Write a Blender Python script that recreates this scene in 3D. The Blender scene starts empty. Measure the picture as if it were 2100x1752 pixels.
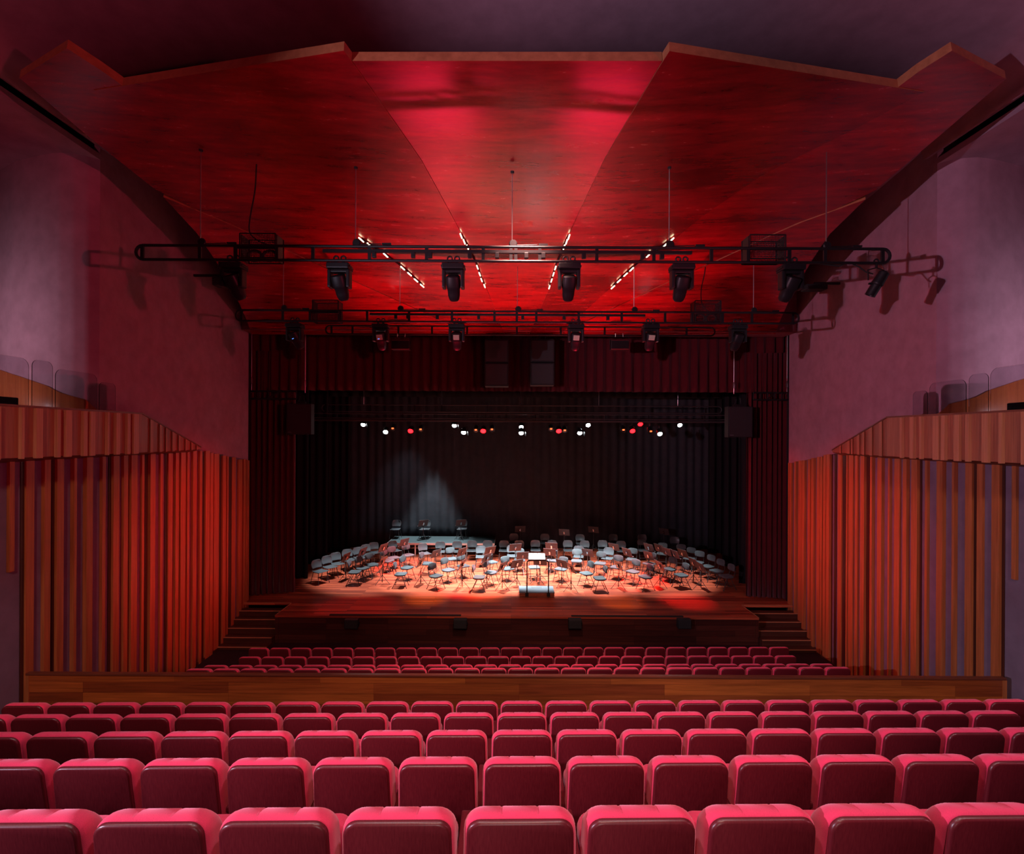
import bpy, bmesh, math, random
from mathutils import Vector, Matrix
random.seed(7)
SC = bpy.context.scene
COL = SC.collection
PI = math.pi
CZ = 6.48            # camera height above the stalls floor
F, CX, CY, ROLL = 1000.0, 1050.0, 895.0, 0.005
AX = 0.15            # x of the hall's axis
SZ = 0.93            # stage height

# ------------------------------------------------------------------ measuring
def ray(px, py):
    dx, dy = px - CX, py - CY
    return (dx + ROLL*dy)/F, -(dy - ROLL*dx)/F
def at(px, py, Y):
    u, v = ray(px, py)
    return Vector((u*Y, Y, CZ + v*Y))
def atz(px, py, z):
    u, v = ray(px, py)
    return at(px, py, (z - CZ)/v)

# ------------------------------------------------------------------ meshes
class MB:
    def __init__(s): s.v = []; s.f = []; s.sm = []
    def add(s, vs, fs, smooth=False):
        o = len(s.v); s.v += [tuple(p) for p in vs]
        for q in fs: s.f.append([i+o for i in q]); s.sm.append(smooth)
        return s
    def box(s, c, size, rot=None):
        hx, hy, hz = size[0]/2, size[1]/2, size[2]/2
        vs = [Vector((x, y, z)) for z in (-hz, hz) for y in (-hy, hy) for x in (-hx, hx)]
        if rot is not None: vs = [rot @ p for p in vs]
        c = Vector(c)
        return s.add([p + c for p in vs], [(0,2,3,1),(4,5,7,6),(0,1,5,4),(2,6,7,3),(0,4,6,2),(1,3,7,5)])
    def bx(s, x0, x1, y0, y1, z0, z1):
        return s.box(((x0+x1)/2, (y0+y1)/2, (z0+z1)/2), (abs(x1-x0), abs(y1-y0), abs(z1-z0)))
    def bbox(s, x0, x1, y0, y1, z0, z1, b=0.01):      # box with chamfered edges
        bm = bmesh.new(); bmesh.ops.create_cube(bm, size=1)
        for q in bm.verts:
            q.co = Vector(((x0+x1)/2 + q.co.x*(x1-x0), (y0+y1)/2 + q.co.y*(y1-y0), (z0+z1)/2 + q.co.z*(z1-z0)))
        bmesh.ops.bevel(bm, geom=bm.edges[:], offset=b, segments=2, affect='EDGES', profile=.6)
        bm.verts.index_update()
        s.add([q.co.copy() for q in bm.verts], [[q.index for q in f.verts] for f in bm.faces]); bm.free(); return s
    def tube(s, pts, r, n=8, closed=False):
        pts = [Vector(p) for p in pts]; m = len(pts); rings = []
        up = None
        for i, p in enumerate(pts):
            if closed: d = pts[(i+1) % m] - pts[i-1]
            else: d = pts[min(i+1, m-1)] - pts[max(i-1, 0)]
            d.normalize()
            if up is None: up = Vector((0,0,1)) if abs(d.z) < .9 else Vector((1,0,0))
            a = d.cross(up)
            if a.length < 1e-4: a = d.orthogonal()
            a.normalize(); b = a.cross(d).normalized(); up = b
            rr = r[i] if isinstance(r, (list, tuple)) else r
            rings.append([p + (a*math.cos(2*PI*k/n) + b*math.sin(2*PI*k/n))*rr for k in range(n)])
        return s.loft(rings, closed_v=closed, cap=not closed)
    def loft(s, rings, closed_v=False, cap=True, smooth=True):
        n = len(rings[0]); m = len(rings); o = len(s.v)
        vs = [p for r in rings for p in r]; fs = []
        for i in range(m if closed_v else m-1):
            j = (i+1) % m
            for k in range(n):
                l = (k+1) % n
                fs.append((i*n+k, i*n+l, j*n+l, j*n+k))
        s.add(vs, fs, smooth)
        if cap and not closed_v:
            s.f.append([o+k for k in range(n)][::-1]); s.sm.append(False)
            s.f.append([o+(m-1)*n+k for k in range(n)]); s.sm.append(False)
        return s
    def lathe(s, prof, n=16, M=None):
        rings = []
        for r, z in prof:
            ring = [Vector((r*math.cos(2*PI*k/n), r*math.sin(2*PI*k/n), z)) for k in range(n)]
            if M is not None: ring = [M @ p for p in ring]
            rings.append(ring)
        return s.loft(rings)
    def grid(s, rows, smooth=True):
        m, n = len(rows), len(rows[0])
        return s.add([p for r in rows for p in r],
                     [(i*n+k, i*n+k+1, (i+1)*n+k+1, (i+1)*n+k) for i in range(m-1) for k in range(n-1)], smooth)
    def prism(s, poly, ext):
        n = len(poly); ext = Vector(ext); a = [Vector(p) for p in poly]
        s.add(a + [p+ext for p in a], [list(range(n))[::-1], list(range(n, 2*n))] +
              [(k, (k+1) % n, n+(k+1) % n, n+k) for k in range(n)])
        return s
    def mesh(s, name, m):
        me = bpy.data.meshes.new(name); me.from_pydata(s.v, [], s.f); me.update()
        bm = bmesh.new(); bm.from_mesh(me); bmesh.ops.recalc_face_normals(bm, faces=bm.faces[:]); bm.to_mesh(me); bm.free()
        me.polygons.foreach_set('use_smooth', s.sm)
        if any(s.sm): me.set_sharp_from_angle(angle=math.radians(40))
        for q in (m if isinstance(m, (list, tuple)) else [m]): me.materials.append(q)
        return me
def link(name, me, parent=None):
    o = bpy.data.objects.new(name, me); COL.objects.link(o)
    if parent is not None: o.parent = parent
    return o
def obj(name, mb, m, parent=None): return link(name, mb.mesh(name, m), parent)
def tag(o, label=None, cat=None, group=None, kind=None):
    for k, v in (('label', label), ('category', cat), ('group', group), ('kind', kind)):
        if v: o[k] = v
    return o
def thing(name, label, cat, loc=(0,0,0), rz=0, group=None):
    o = bpy.data.objects.new(name, None); COL.objects.link(o)
    o.location = loc; o.rotation_euler = (0, 0, rz); o.empty_display_size = .1
    return tag(o, label, cat, group)
def struct(name, mb, m, label, cat='room'):
    return tag(obj(name, mb, m), label, cat, kind='structure')
def stamp(parent, parts):                       # parts: (name, mesh, [subparts])
    for p in parts:
        o = link(p[0], p[1], parent)
        for q in (p[2] if len(p) > 2 else ()): link(q[0], q[1], o)
ORD = ('first second third fourth fifth sixth seventh eighth ninth tenth eleventh twelfth thirteenth fourteenth fifteenth sixteenth '
       'seventeenth eighteenth nineteenth twentieth').split() + ['twenty-' + w for w in 'first second third fourth fifth sixth seventh eighth ninth'.split()]

# ------------------------------------------------------------------ materials
def newmat(name):
    m = bpy.data.materials.new(name); m.use_nodes = True
    return m, m.node_tree.nodes, m.node_tree.links, m.node_tree.nodes['Principled BSDF']
def setp(b, **k):
    for a, v in k.items(): b.inputs[a.replace('_', ' ')].default_value = v
def plain(name, c, rough=.5, metal=0, spec=.5, **k):
    m, N, L, b = newmat(name)
    setp(b, Base_Color=(*c, 1), Roughness=rough, Metallic=metal, **k); b.inputs['Specular IOR Level'].default_value = spec
    return m
def coords(N, L, scale, kind='Object', rot=(0,0,0)):
    t = N.new('ShaderNodeTexCoord'); mp = N.new('ShaderNodeMapping')
    mp.inputs['Scale'].default_value = scale; mp.inputs['Rotation'].default_value = rot
    L.new(t.outputs[kind], mp.inputs['Vector']); return mp.outputs['Vector']
def noise(N, L, vec, scale, detail=4, rough=.6, dist=0):
    n = N.new('ShaderNodeTexNoise'); n.inputs['Scale'].default_value = scale; n.inputs['Detail'].default_value = detail
    n.inputs['Roughness'].default_value = rough; n.inputs['Distortion'].default_value = dist
    L.new(vec, n.inputs['Vector']); return n.outputs['Fac']
def ramp(N, L, fac, stops):
    r = N.new('ShaderNodeValToRGB'); e = r.color_ramp.elements
    while len(e) < len(stops): e.new(.5)
    for q, (p, c) in zip(e, stops): q.position = p; q.color = (*c, 1)
    L.new(fac, r.inputs['Fac']); return r.outputs['Color']
def mix(N, L, a, b, fac, mode='MULTIPLY'):
    n = N.new('ShaderNodeMix'); n.data_type = 'RGBA'; n.blend_type = mode
    if isinstance(fac, float): n.inputs['Factor'].default_value = fac
    else: L.new(fac, n.inputs['Factor'])
    for v, i in ((a, 6), (b, 7)):
        if isinstance(v, tuple): n.inputs[i].default_value = (*v, 1)
        else: L.new(v, n.inputs[i])
    return n.outputs[2]
def bump(N, L, b, h, strength, dist=.01):
    n = N.new('ShaderNodeBump'); n.inputs['Strength'].default_value = strength; n.inputs['Distance'].default_value = dist
    L.new(h, n.inputs['Height']); L.new(n.outputs['Normal'], b.inputs['Normal'])
def wood(name, dark, light, scale, rough=.4, spec=.5, coat=0, bumps=.05):
    m, N, L, b = newmat(name)
    v = coords(N, L, scale); f = noise(N, L, v, 1.0, 6, .65, .3)
    L.new(ramp(N, L, f, [(.3, dark), (.7, light)]), b.inputs['Base Color'])
    setp(b, Roughness=rough); b.inputs['Specular IOR Level'].default_value = spec; b.inputs['Coat Weight'].default_value = coat
    b.inputs['Coat Roughness'].default_value = .2
    bump(N, L, b, f, bumps); return m
def planks(name, c1, c2, gap, width, height, rot, rough, grain, mortar=.004, spec=.5):
    m, N, L, b = newmat(name)
    v = coords(N, L, (1,1,1), rot=rot)
    br = N.new('ShaderNodeTexBrick'); L.new(v, br.inputs['Vector'])
    br.inputs['Color1'].default_value = (*c1, 1); br.inputs['Color2'].default_value = (*c2, 1); br.inputs['Mortar'].default_value = (*gap, 1)
    br.inputs['Scale'].default_value = 1; br.inputs['Mortar Size'].default_value = mortar; br.inputs['Bias'].default_value = -.1
    br.inputs['Brick Width'].default_value = width; br.inputs['Row Height'].default_value = height; br.offset = .37; br.offset_frequency = 3
    g = noise(N, L, coords(N, L, grain), 1.0, 6, .65, .4)
    col = mix(N, L, br.outputs['Color'], ramp(N, L, g, [(.25, (.35,.3,.3)), (.75, (1.3,1.25,1.2))]), .8)
    L.new(col, b.inputs['Base Color']); setp(b, Roughness=rough); b.inputs['Specular IOR Level'].default_value = spec
    bump(N, L, b, g, .06); return m
def fabric(name, c, scale=300, rough=.95, sheen=0, var=.25, bumps=.1):
    m, N, L, b = newmat(name)
    v = coords(N, L, (1,1,1)); f = noise(N, L, v, scale, 2); g = noise(N, L, v, 3, 3)
    k = mix(N, L, ramp(N, L, f, [(.2, tuple(x*(1-var) for x in c)), (.8, tuple(min(1, x*(1+var)) for x in c))]),
            ramp(N, L, g, [(.3, (.86,.86,.86)), (.7, (1.08,1.08,1.08))]), 1.0)
    L.new(k, b.inputs['Base Color']); setp(b, Roughness=rough); b.inputs['Sheen Weight'].default_value = sheen
    b.inputs['Sheen Tint'].default_value = (1, .5, .6, 1); b.inputs['Specular IOR Level'].default_value = .15
    bump(N, L, b, f, bumps, .003); return m
def glow(name, c, s):
    m, N, L, b = newmat(name)
    setp(b, Base_Color=(.02,.02,.02,1)); b.inputs['Emission Color'].default_value = (*c, 1); b.inputs['Emission Strength'].default_value = s
    return m

VELVET = fabric('velvet', (.74,.035,.10), 420, .9, .5, .2, .15)
SEATWOOD = wood('seat_veneer', (.088,.004,.009), (.135,.009,.015), (150,150,3.5), .36, .5, .0, .008)
CEILWOOD_C = None
def ceil_mat(name, d, l, rough, spec):
    m, N, L, b = newmat(name)
    v = coords(N, L, (.8,4.6,4.6)); f = noise(N, L, v, 1.3, 8, .66, .2)
    v2 = coords(N, L, (.12,.5,.5)); g = noise(N, L, v2, 2.0, 3, .5)
    base = ramp(N, L, f, [(.28, d), (.72, l)])
    oi = N.new('ShaderNodeObjectInfo')
    tone = ramp(N, L, oi.outputs['Random'], [(0, (.72,.72,.72)), (1, (1.3,1.3,1.3))])
    L.new(mix(N, L, mix(N, L, base, ramp(N, L, g, [(.3, (.55,.5,.5)), (.7, (1.25,1.2,1.2))]), 1.0), tone, 1.0), b.inputs['Base Color'])
    r = N.new('ShaderNodeMapRange'); r.inputs[3].default_value = rough-.06; r.inputs[4].default_value = rough+.1
    L.new(f, r.inputs[0]); L.new(r.outputs[0], b.inputs['Roughness'])
    b.inputs['IOR'].default_value = 1.85
    bump(N, L, b, f, .012, .01); return m
CEILWOOD = ceil_mat('ceiling_panel_wood', (.12,.0015,.004), (.40,.006,.011), .23, .5)
EDGEWOOD = wood('panel_edge_wood', (.26,.07,.03), (.40,.12,.055), (8,8,8), .5)
BATTEN = wood('batten_wood', (.27,.065,.02), (.47,.135,.045), (26,26,.8), .42)
BATTEN_D = wood('dark_wood_and_shade', (.03,.008,.006), (.07,.016,.010), (26,26,.8), .42)  # dark wood, also used to paint shade on batten sides
PARAPET = wood('parapet_wood', (.22,.06,.035), (.40,.13,.075), (34,34,.9), .4)
STRIP = wood('parapet_strip_wood', (.34,.11,.06), (.50,.19,.11), (34,34,.9), .4)
WAINSCOT = wood('wainscot_wood', (.30,.06,.02), (.46,.12,.035), (18,18,.8), .4)
BARRIERW = planks('barrier_planks', (.46,.11,.024), (.22,.040,.014), (.10,.02,.008), 2.6, .19, (PI/2,0,0), .33, (.9,3,22), .0015)
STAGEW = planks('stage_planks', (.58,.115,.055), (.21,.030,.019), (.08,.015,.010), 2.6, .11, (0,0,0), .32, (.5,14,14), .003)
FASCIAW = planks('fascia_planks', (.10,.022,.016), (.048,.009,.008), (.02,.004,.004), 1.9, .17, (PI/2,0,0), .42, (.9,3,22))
STEPW = wood('step_wood', (.05,.012,.008), (.09,.022,.014), (1.2,20,20), .45)
NOSING = plain('step_nosing', (.50,.19,.10), .35)
PLASTER = fabric('wall_fabric', (.34,.17,.225), 260, .95, 0, .12, .08)
CEILP = fabric('ceiling_fabric', (.31,.155,.205), 260, .95, 0, .12, .08)
PURPLE = fabric('purple_plaster', (.185,.125,.185), 200, .9, 0, .1, .05)
BLACK = plain('black_metal', (.010,.009,.011), .45, 0, .25)
RIGBAR = plain('rig_bar_metal', (.10,.08,.085), .4, .6)
BLACKM = plain('black_matt', (.008,.0075,.009), .8)
STEEL = plain('steel', (.55,.52,.52), .3, 1)
CHROME = plain('chrome', (.8,.8,.82), .15, 1)
BLACKCLOTH = fabric('black_serge', (.035,.038,.046), 200, .95, 0, .2, .1)
LEGCLOTH = fabric('black_masking', (.012,.011,.013), 200, .95, 0, .2, .1)
REDCLOTH = fabric('house_curtain_red', (.075,.005,.009), 200, .85, .2, .2, .1)
PADCLOTH = fabric('chair_pad_cloth', (.058,.070,.076), 300, .9, .1, .2, .1)
SHELL = plain('chair_shell', (.065,.072,.08), .33)
FRAMEM = plain('chair_frame', (.03,.03,.032), .35)
DESK = plain('stand_desk', (.055,.035,.035), .4)
PAPER = plain('sheet_music', (.85,.85,.86), .7)
GRILLE = plain('speaker_grille', (.016,.015,.017), .6)
CARPET = fabric('aisle_carpet', (.035,.008,.012), 200)
PODTOP = plain('podium_top', (.15,.175,.205), .4)
PODFRONT = planks('podium_wood', (.5,.15,.07), (.35,.09,.04), (.1,.02,.01), 1.0, .06, (PI/2,0,0), .4, (1,8,8))
RISERTOP = plain('riser_top', (.05,.07,.075), .45)
ALU = plain('riser_aluminium', (.62,.58,.56), .35, .7)
GLASS, _N, _L, _b = newmat('screen_glass')
setp(_b, Base_Color=(.80,.80,.84,1), Roughness=.0, IOR=1.45); _b.inputs['Transmission Weight'].default_value = 1
LED = glow('led_diffuser', (1,.82,.50), 9)
WHITELAMP = glow('lamp_white', (.85,.97,1), 60)
REDLAMP = glow('lamp_red', (1,.0012,.002), 45)
AMBERLAMP = glow('lamp_amber', (1,.12,.03), 3)
BLUELED = glow('display_blue', (.1,.3,1), 1.2)
LENS = plain('dark_lens', (.01,.01,.012), .08)
LITGREY = plain('fixture_lit_tone', (.42,.40,.30), .45)  # pale tone painting LED light on the black heads

# ------------------------------------------------------------------ camera
cam = bpy.data.cameras.new('camera'); co = bpy.data.objects.new('camera', cam); COL.objects.link(co)
co.location = (0, 0, CZ); cam.sensor_fit = 'HORIZONTAL'; cam.sensor_width = 36; cam.lens = 36*F/2100
cam.shift_y = (CY - 876)/2100; cam.clip_start = .05; cam.clip_end = 200
co.rotation_euler = (Matrix.Rotation(PI/2, 3, 'X') @ Matrix.Rotation(ROLL, 3, 'Z')).to_euler()
SC.camera = co

# ------------------------------------------------------------------ setting: plan of the upper walls
RP = [(9.34,16.45),(9.22,15.2),(9.04,13.6),(8.9,12.2),(8.78,11.0),(8.68,10.3),(8.65,9.95),(8.80,9.82),(9.0,9.73),(9.24,9.70),(9.5,9.74),(9.8,9.82),
      (10.15,9.92),(10.55,10.06),(11.2,10.4),(12.2,11.0)]
SOFFIT = 12.08
def lx(x): return 2*AX - .08 - x          # mirrored x
def wall_plan(side): return RP if side > 0 else [(-8.9,16.45),(-8.84,15.2),(-8.78,13.6)] + [(lx(x), y) for x, y in RP[3:]]
def xlow(side, y):                         # plane of the lower wall, splaying a little towards the stage
    return 9.05 + .084*max(0, y-13) if side > 0 else -8.72 - .050*max(0, y-13)
def tidy(m): return m
def zbot(y):                               # where the slatted cladding ends and the fabric wall begins
    return 5.66 + (16.1 - min(16.4, max(y, 10)))*.155
for side, nm in ((-1, 'wall_left'), (1, 'wall_right')):
    P = wall_plan(side); rows = []
    pts = []
    for (x0, y0), (x1, y1) in zip(P, P[1:]):
        for k in range(4): pts.append((x0+(x1-x0)*k/4, y0+(y1-y0)*k/4))
    pts.append(P[-1])
    rings = []
    for i, (x, y) in enumerate(pts):
        (xa, ya), (xb, yb_) = pts[max(i-1, 0)], pts[min(i+1, len(pts)-1)]
        t = Vector((xb-xa, yb_-ya, 0)).normalized(); nn = Vector((t.y, -t.x, 0))
        if (nn.x*side < 0 if i < 26 else nn.y < 0): nn = -nn
        zt = 13.4 if i < 26 else SOFFIT+.1
        p0 = Vector((x, y, 0)); p1 = p0 + nn*.12
        rings.append([Vector((p0.x, p0.y, zbot(y))), Vector((p0.x, p0.y, zt)), Vector((p1.x, p1.y, zt)), Vector((p1.x, p1.y, zbot(y)))])
    up = struct(nm, MB().loft(rings), PLASTER, 'fabric-lined upper side wall curving round into the balcony bay', 'wall')
    # flat soffit over the balcony bay
    xe = 8.65 if side > 0 else lx(8.65)
    xo = 14 if side > 0 else lx(14)
    sb = MB().prism([(xe, -6, SOFFIT), (xo, -6, SOFFIT), (xo, 13, SOFFIT), (xe, 9.96, SOFFIT)], (0,0,.12))
    struct('ceiling', sb, PLASTER, 'flat soffit above the balcony beyond the dark slot', 'ceiling')
    # lower wall behind the battens and the bay wall beside the aisle door
    xw = 9.05 if side > 0 else -8.72
    lw = MB()
    for y0_, y1_ in ((8.05,10.5),(10.5,13),(13,14.7),(14.7,16.45)):
        lw.prism([(xlow(side,y0_),y0_,0),(xlow(side,y1_),y1_,0),(xlow(side,y1_),y1_,zbot(y1_)+.02),(xlow(side,y0_),y0_,zbot(y0_)+.02)], (.15*side,0,0))
    w2 = struct(nm, lw, PURPLE, 'purple plastered lower side wall carrying vertical wooden battens', 'wall')
    # door opening nearer the camera
    dw = MB().bx(xw, xw+.15*side, 7.0, 8.05, 3.95, 6.3).bx(xw, xw+.15*side, 2.0, 7.0, 0, 6.3)
    struct(nm, dw, PURPLE, 'purple side wall around the aisle doorway', 'wall')
    dr = MB().bx(xw+.30*side, xw+.35*side, 6.9, 8.15, .9, 3.95)
    d = struct('door_1' if side < 0 else 'door_2', dr, BLACKM, 'dark doorway to the aisle below the balcony', 'door')
    fr = MB().bx(xw-.03*side, xw+.12*side, 7.97, 8.05, .9, 3.99).bx(xw-.03*side, xw+.12*side, 6.95, 8.05, 3.95, 4.02)
    obj('door_frame', fr, BATTEN_D, d)

# batten cladding (traced widths, at their place on the wall; dark strips paint shaded sides)
LB = [(48,72,1180),(125,165,0),(213,243,0),(272,305,0),(353,366,0),(412,442,0),(486,502,0),(538,567,0),(587,608,0),(623,652,0),(673,685,0),(713,737,0),
      (760,772,0),(798,818,0),(832,848,0),(857,880,0),(888,897,0),(915,931,0),(947,957,0),(975,993,0),(997,1010,0),(1015,1037,0),(1056,1070,0),(1076,1082,0),
      (1100,1115,0),(1130,1146,0),(1155,1163,0),(1168,1172,0),(1174,1180,0)]
LD = [(100,122),(247,270),(515,533),(609,622),(687,712),(782,797),(958,974),(1040,1054),(1083,1098)]
RB = [(269,274,0),(277,284,0),(298,304,0),(318,332,0),(335,345,0),(362,372,0),(378,388,0),(405,417,0),(421,428,0),(435,445,0),(450,463,0),(505,520,0),(543,549,0),(555,575,0),
      (585,597,0),(610,628,0),(655,665,0),(690,710,0),(740,748,0),(770,795,0),(810,828,0),(850,878,0),(915,927,0),(970,998,0),(1042,1053,0),(1105,1138,0),
      (1160,1188,0),(1230,1268,0),(1325,1345,1185)]
RD = [(465,478),(528,540),(632,652),(880,900),(1139,1158),(1272,1293),(488,498)]
def battens(side, faces, darks):
    xw = 9.05 if side > 0 else -8.72
    sgn = -side
    ox = 1500 if side > 0 else 0
    root = tag(obj('trim_2' if side > 0 else 'trim_1', MB().bx(xw+sgn*.0, xw+sgn*.02, 8.6, 16.4, .02, .14), BATTEN_D),
               'vertical wooden battens of uneven widths cladding the lower side wall', 'wall cladding', kind='structure')
    r = random.Random(3 if side > 0 else 5)
    for lst, mt, dd in ((faces, BATTEN, None), (darks, BATTEN_D, .02)):  # darks: thin strips painting the shaded sides of battens
        for q in lst:
            d = dd or r.choice((.05,.07,.06,.085))
            ys = []
            for p in q[:2]:
                y = 12.0
                for _ in range(8): y = abs(xlow(side, y) + sgn*d)*1000/abs(ox + p/2.305 - CX)
                ys.append(y)
            ys.sort(); xw = xlow(side, min(16.4, sum(ys)/2)); xf = xw + sgn*d
            y0, y1 = ys
            if y1 > 16.4: y1 = 16.4
            if y0 >= y1 - .02: y0 = y1 - .06
            zt = min(zbot((y0+y1)/2) + r.uniform(-.02,.03), 6.2)
            zb = .02
            if len(q) > 2 and q[2]: zb = CZ - (q[2]-CY)*y0/1000
            elif y0 < 8.05: y0 = 8.07
            obj('batten', MB().bbox(min(xw, xf), max(xw, xf), y0, y1, zb, zt, .006), mt, root)
battens(-1, LB, LD); battens(1, RB, RD)

# ceiling above the reflector panels: flat, rolling down at both sides to the slot
def ceil_profile(xe):
    pr = []
    for k in range(0, 13):
        a = k/12*PI/2
        pr.append((5.2 + (xe-5.2)*math.sin(a), 12.16 + .95*math.cos(a)))
    return pr
cm = MB(); prof = ceil_profile(8.42)
full = [(lx(x), z) for x, z in prof[::-1]] + prof
rows = [[Vector((x, y, z)) for x, z in full] for y in (-6, 0, 4, 7, 9.9)]
cm.grid(rows)
prof2 = ceil_profile(9.4); full2 = [(lx(x), z) for x, z in prof2[::-1]] + prof2
cm.grid([[Vector((x, y, z)) for x, z in full2] for y in (9.9, 12, 16.6)])
ce = struct('ceiling', cm, CEILP, 'dark purple fabric ceiling rolling down at both sides', 'ceiling')
sd = ce.modifiers.new('thickness', 'SOLIDIFY'); sd.thickness = .1; sd.offset = -1
# rear of the hall behind the camera
struct('wall_back', MB().bx(-14, 14.2, -6.2, -6, 0, 13.4), PURPLE, 'rear wall of the hall', 'wall')
# side walls of the balcony bays
for side in (-1, 1):
    x = 12.3*side
    struct('wall_left' if side < 0 else 'wall_right', MB().bx(x, x+.2*side, -6, 11.2, 5.8, 12.3), PLASTER, 'outer wall of the balcony bay', 'wall')

# stepped floor
ROWS = {1:(2.12,4.807),2:(3.06,4.418),3:(3.96,4.05),4:(4.87,3.68),5:(5.78,3.303),'D':(9.72,1.83),'C':(10.55,1.51),'B':(11.55,1.24),'A':(12.49,1.04)}
SEATH = .955
fl = MB()
def tier(y0, y1, z): fl.bx(-8.72, 9.05, y0, y1, z-.4, z)
tier(-6, 1.0, 4.24); tier(1.0, 1.9, 4.24)
tops = [ROWS[k][1]-SEATH for k in (1,2,3,4,5)]
yb = [1.9, 2.75, 3.65, 4.56, 5.47, 6.55]
for k in range(5): tier(yb[k], yb[k+1], tops[k])
tier(6.55, 9.3, 1.10); tier(9.3, 10.3, ROWS['D'][1]-SEATH); tier(10.3, 11.25, ROWS['C'][1]-SEATH)
tier(11.25, 12.2, ROWS['B'][1]-SEATH); tier(12.2, 15.0, .085)
struct('floor', fl, CARPET, 'dark stepped auditorium floor under the seat rows', 'floor')

# proscenium: header beam, side returns
hb = MB().bx(-9.0, 9.3, 15.95, 16.75, 9.93, 11.6)
struct('trim_3', hb, fabric('header_plaster', (.30,.08,.10), 200), 'plastered beam across the top of the stage opening', 'beam')
ret = MB().bx(-13, -8.95, 16.47, 16.6, 0, 13).bx(9.36, 13.3, 16.47, 16.6, 0, 13)
struct('wall_stage', ret, BLACKM, 'black return walls beside the stage opening', 'wall')

# ------------------------------------------------------------------ stage
struct('wall_rear', MB().bx(-13, 13.3, 26.2, 26.4, 0, 13), BLACKM, 'black rear wall of the stage house', 'wall')
for x in (-12.9, 13.2): struct('wall_stage', MB().bx(x-.1, x+.1, 16.6, 26.3, 0, 13), BLACKM, 'black side wall of the stage house', 'wall')
st = thing('stage', 'raised stage of reddish hardwood boards filled with orchestra chairs', 'stage', (0,0,0))
XL, XR, Y0, Y1 = -7.27, 7.63, 15.0, 16.1
fp = [(XL,Y0),(XR,Y0),(XR,Y1),(13,Y1),(13,27),(-12.6,27),(-12.6,Y1),(XL,Y1)]
obj('stage_floor', MB().prism([(x,y,SZ-.06) for x,y in fp], (0,0,.06)), STAGEW, st)
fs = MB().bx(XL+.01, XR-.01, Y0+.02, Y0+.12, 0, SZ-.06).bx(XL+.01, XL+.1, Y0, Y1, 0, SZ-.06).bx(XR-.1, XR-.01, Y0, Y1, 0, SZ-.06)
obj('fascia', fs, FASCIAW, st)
for x0 in (XL, XR-.02): obj('edge_strip', MB().bx(x0, x0+.02, Y0, Y1, SZ, SZ+.006), NOSING, st)
for a, b_ in ((675, 945), (1172, 1402)):
    pa, pb = at(a, 1262, Y0), at(b_, 1264, Y0)
    obj('edge_trough', MB().bx(pa.x, pb.x, Y0+.01, Y0+.1, SZ, SZ+.025), BLACKM, st)
for sx, x0, x1, lab in ((-1, -8.86, XL, 'dark wooden steps climbing to the stage beside the batten wall at its left end'),
                        (1, XR, 9.28, 'dark wooden steps climbing to the stage beside the batten wall at its right end')):
    s = thing('stage_steps', lab, 'steps', ((x0+x1)/2, Y1, 0), group='steps at both ends of the stage')
    w = (x1-x0)/2 - .005
    for i in range(1, 7):
        z = SZ - .155*i
        if z < .05: break
        t = obj('step', MB().bx(-w, w, -.32*i, -.32*(i-1), -0.0, z), STEPW, s)
        obj('nosing', MB().bx(-w, w, -.32*i-.012, -.32*i+.03, z-.004, z+.012), NOSING, t)
    obj('top_nosing', MB().bx(-w, w, -.012, .03, SZ-.004, SZ+.01), NOSING, s)
# monitors on the stage front
SPKL = ['first','second','third','fourth']
for i, px in enumerate((721, 944, 1179, 1403)):
    p = at(px, 1279, Y0-.1)
    s = thing('monitor_speaker', 'small black speaker box on the stage front, %s from the left' % SPKL[i], 'speaker', (p.x, Y0+.018, p.z), group='speakers on the stage front')
    obj('cabinet', MB().bbox(-.2,.2,-.2,0,-.14,.14,.015), BLACKM, s)
    obj('grille', MB().bbox(-.18,.18,-.215,-.2,-.12,.12,.005), GRILLE, s)
    obj('bracket', MB().box((.215,-.1,0),(.03,.06,.08)), BLACK, s)

# ------------------------------------------------------------------ curtains
def pleats(p0, p1, z0, z1, n, amp, seed, flare=0.0, nz=8, phase=0):
    r = random.Random(seed); p0, p1 = Vector(p0), Vector(p1); d = (p1-p0); ln = d.length; d.normalize(); nrm = Vector((-d.y, d.x, 0))
    N = max(24, n*8); rows = []
    ph = [r.uniform(-.5,.5) for _ in range(n+2)]; am = [r.uniform(.55,1.2) for _ in range(n+2)]
    for j in range(nz+1):
        t = j/nz; z = z1 + (z0-z1)*t; row = []
        for i in range(N+1):
            s = i/N; c = s*n; k = int(c); a = am[k]+(am[k+1]-am[k])*(c-k); pp = ph[k]+(ph[k+1]-ph[k])*(c-k)
            o = amp*a*(1+flare*t)*math.sin(2*PI*c+pp+phase)
            q = p0 + d*ln*s + nrm*o; row.append(Vector((q.x, q.y, z)))
        rows.append(row)
    return MB().grid(rows)
def curtain(name, label, m, *a, **k):
    o = obj(name, pleats(*a, **k), m); tag(o, label, 'curtain')
    sd = o.modifiers.new('thickness', 'SOLIDIFY'); sd.thickness = .012; return o
val0, val1 = at(505, 800, 16.9), at(1627, 803, 16.9)
curtain('valance', 'dark red pleated valance hanging across the top of the stage opening', REDCLOTH, (val0.x, 16.95, 0), (val1.x, 16.95, 0), val0.z, 10.25, 58, .06, 1, flare=.5)
curtain('house_curtain', 'dark red pleated curtain drawn to the side beside the first shell chair', REDCLOTH, (-9.3, 16.75, 0), (at(604,1218,17.25).x, 17.25, 0), SZ+.02, 9.4, 9, .09, 2)
curtain('house_curtain', 'dark red pleated curtain drawn to the side beside the last padded chair', REDCLOTH, (at(1529,1227,17.0).x, 17.0, 0), (9.6, 16.75, 0), SZ+.02, 9.4, 9, .09, 3)
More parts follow.
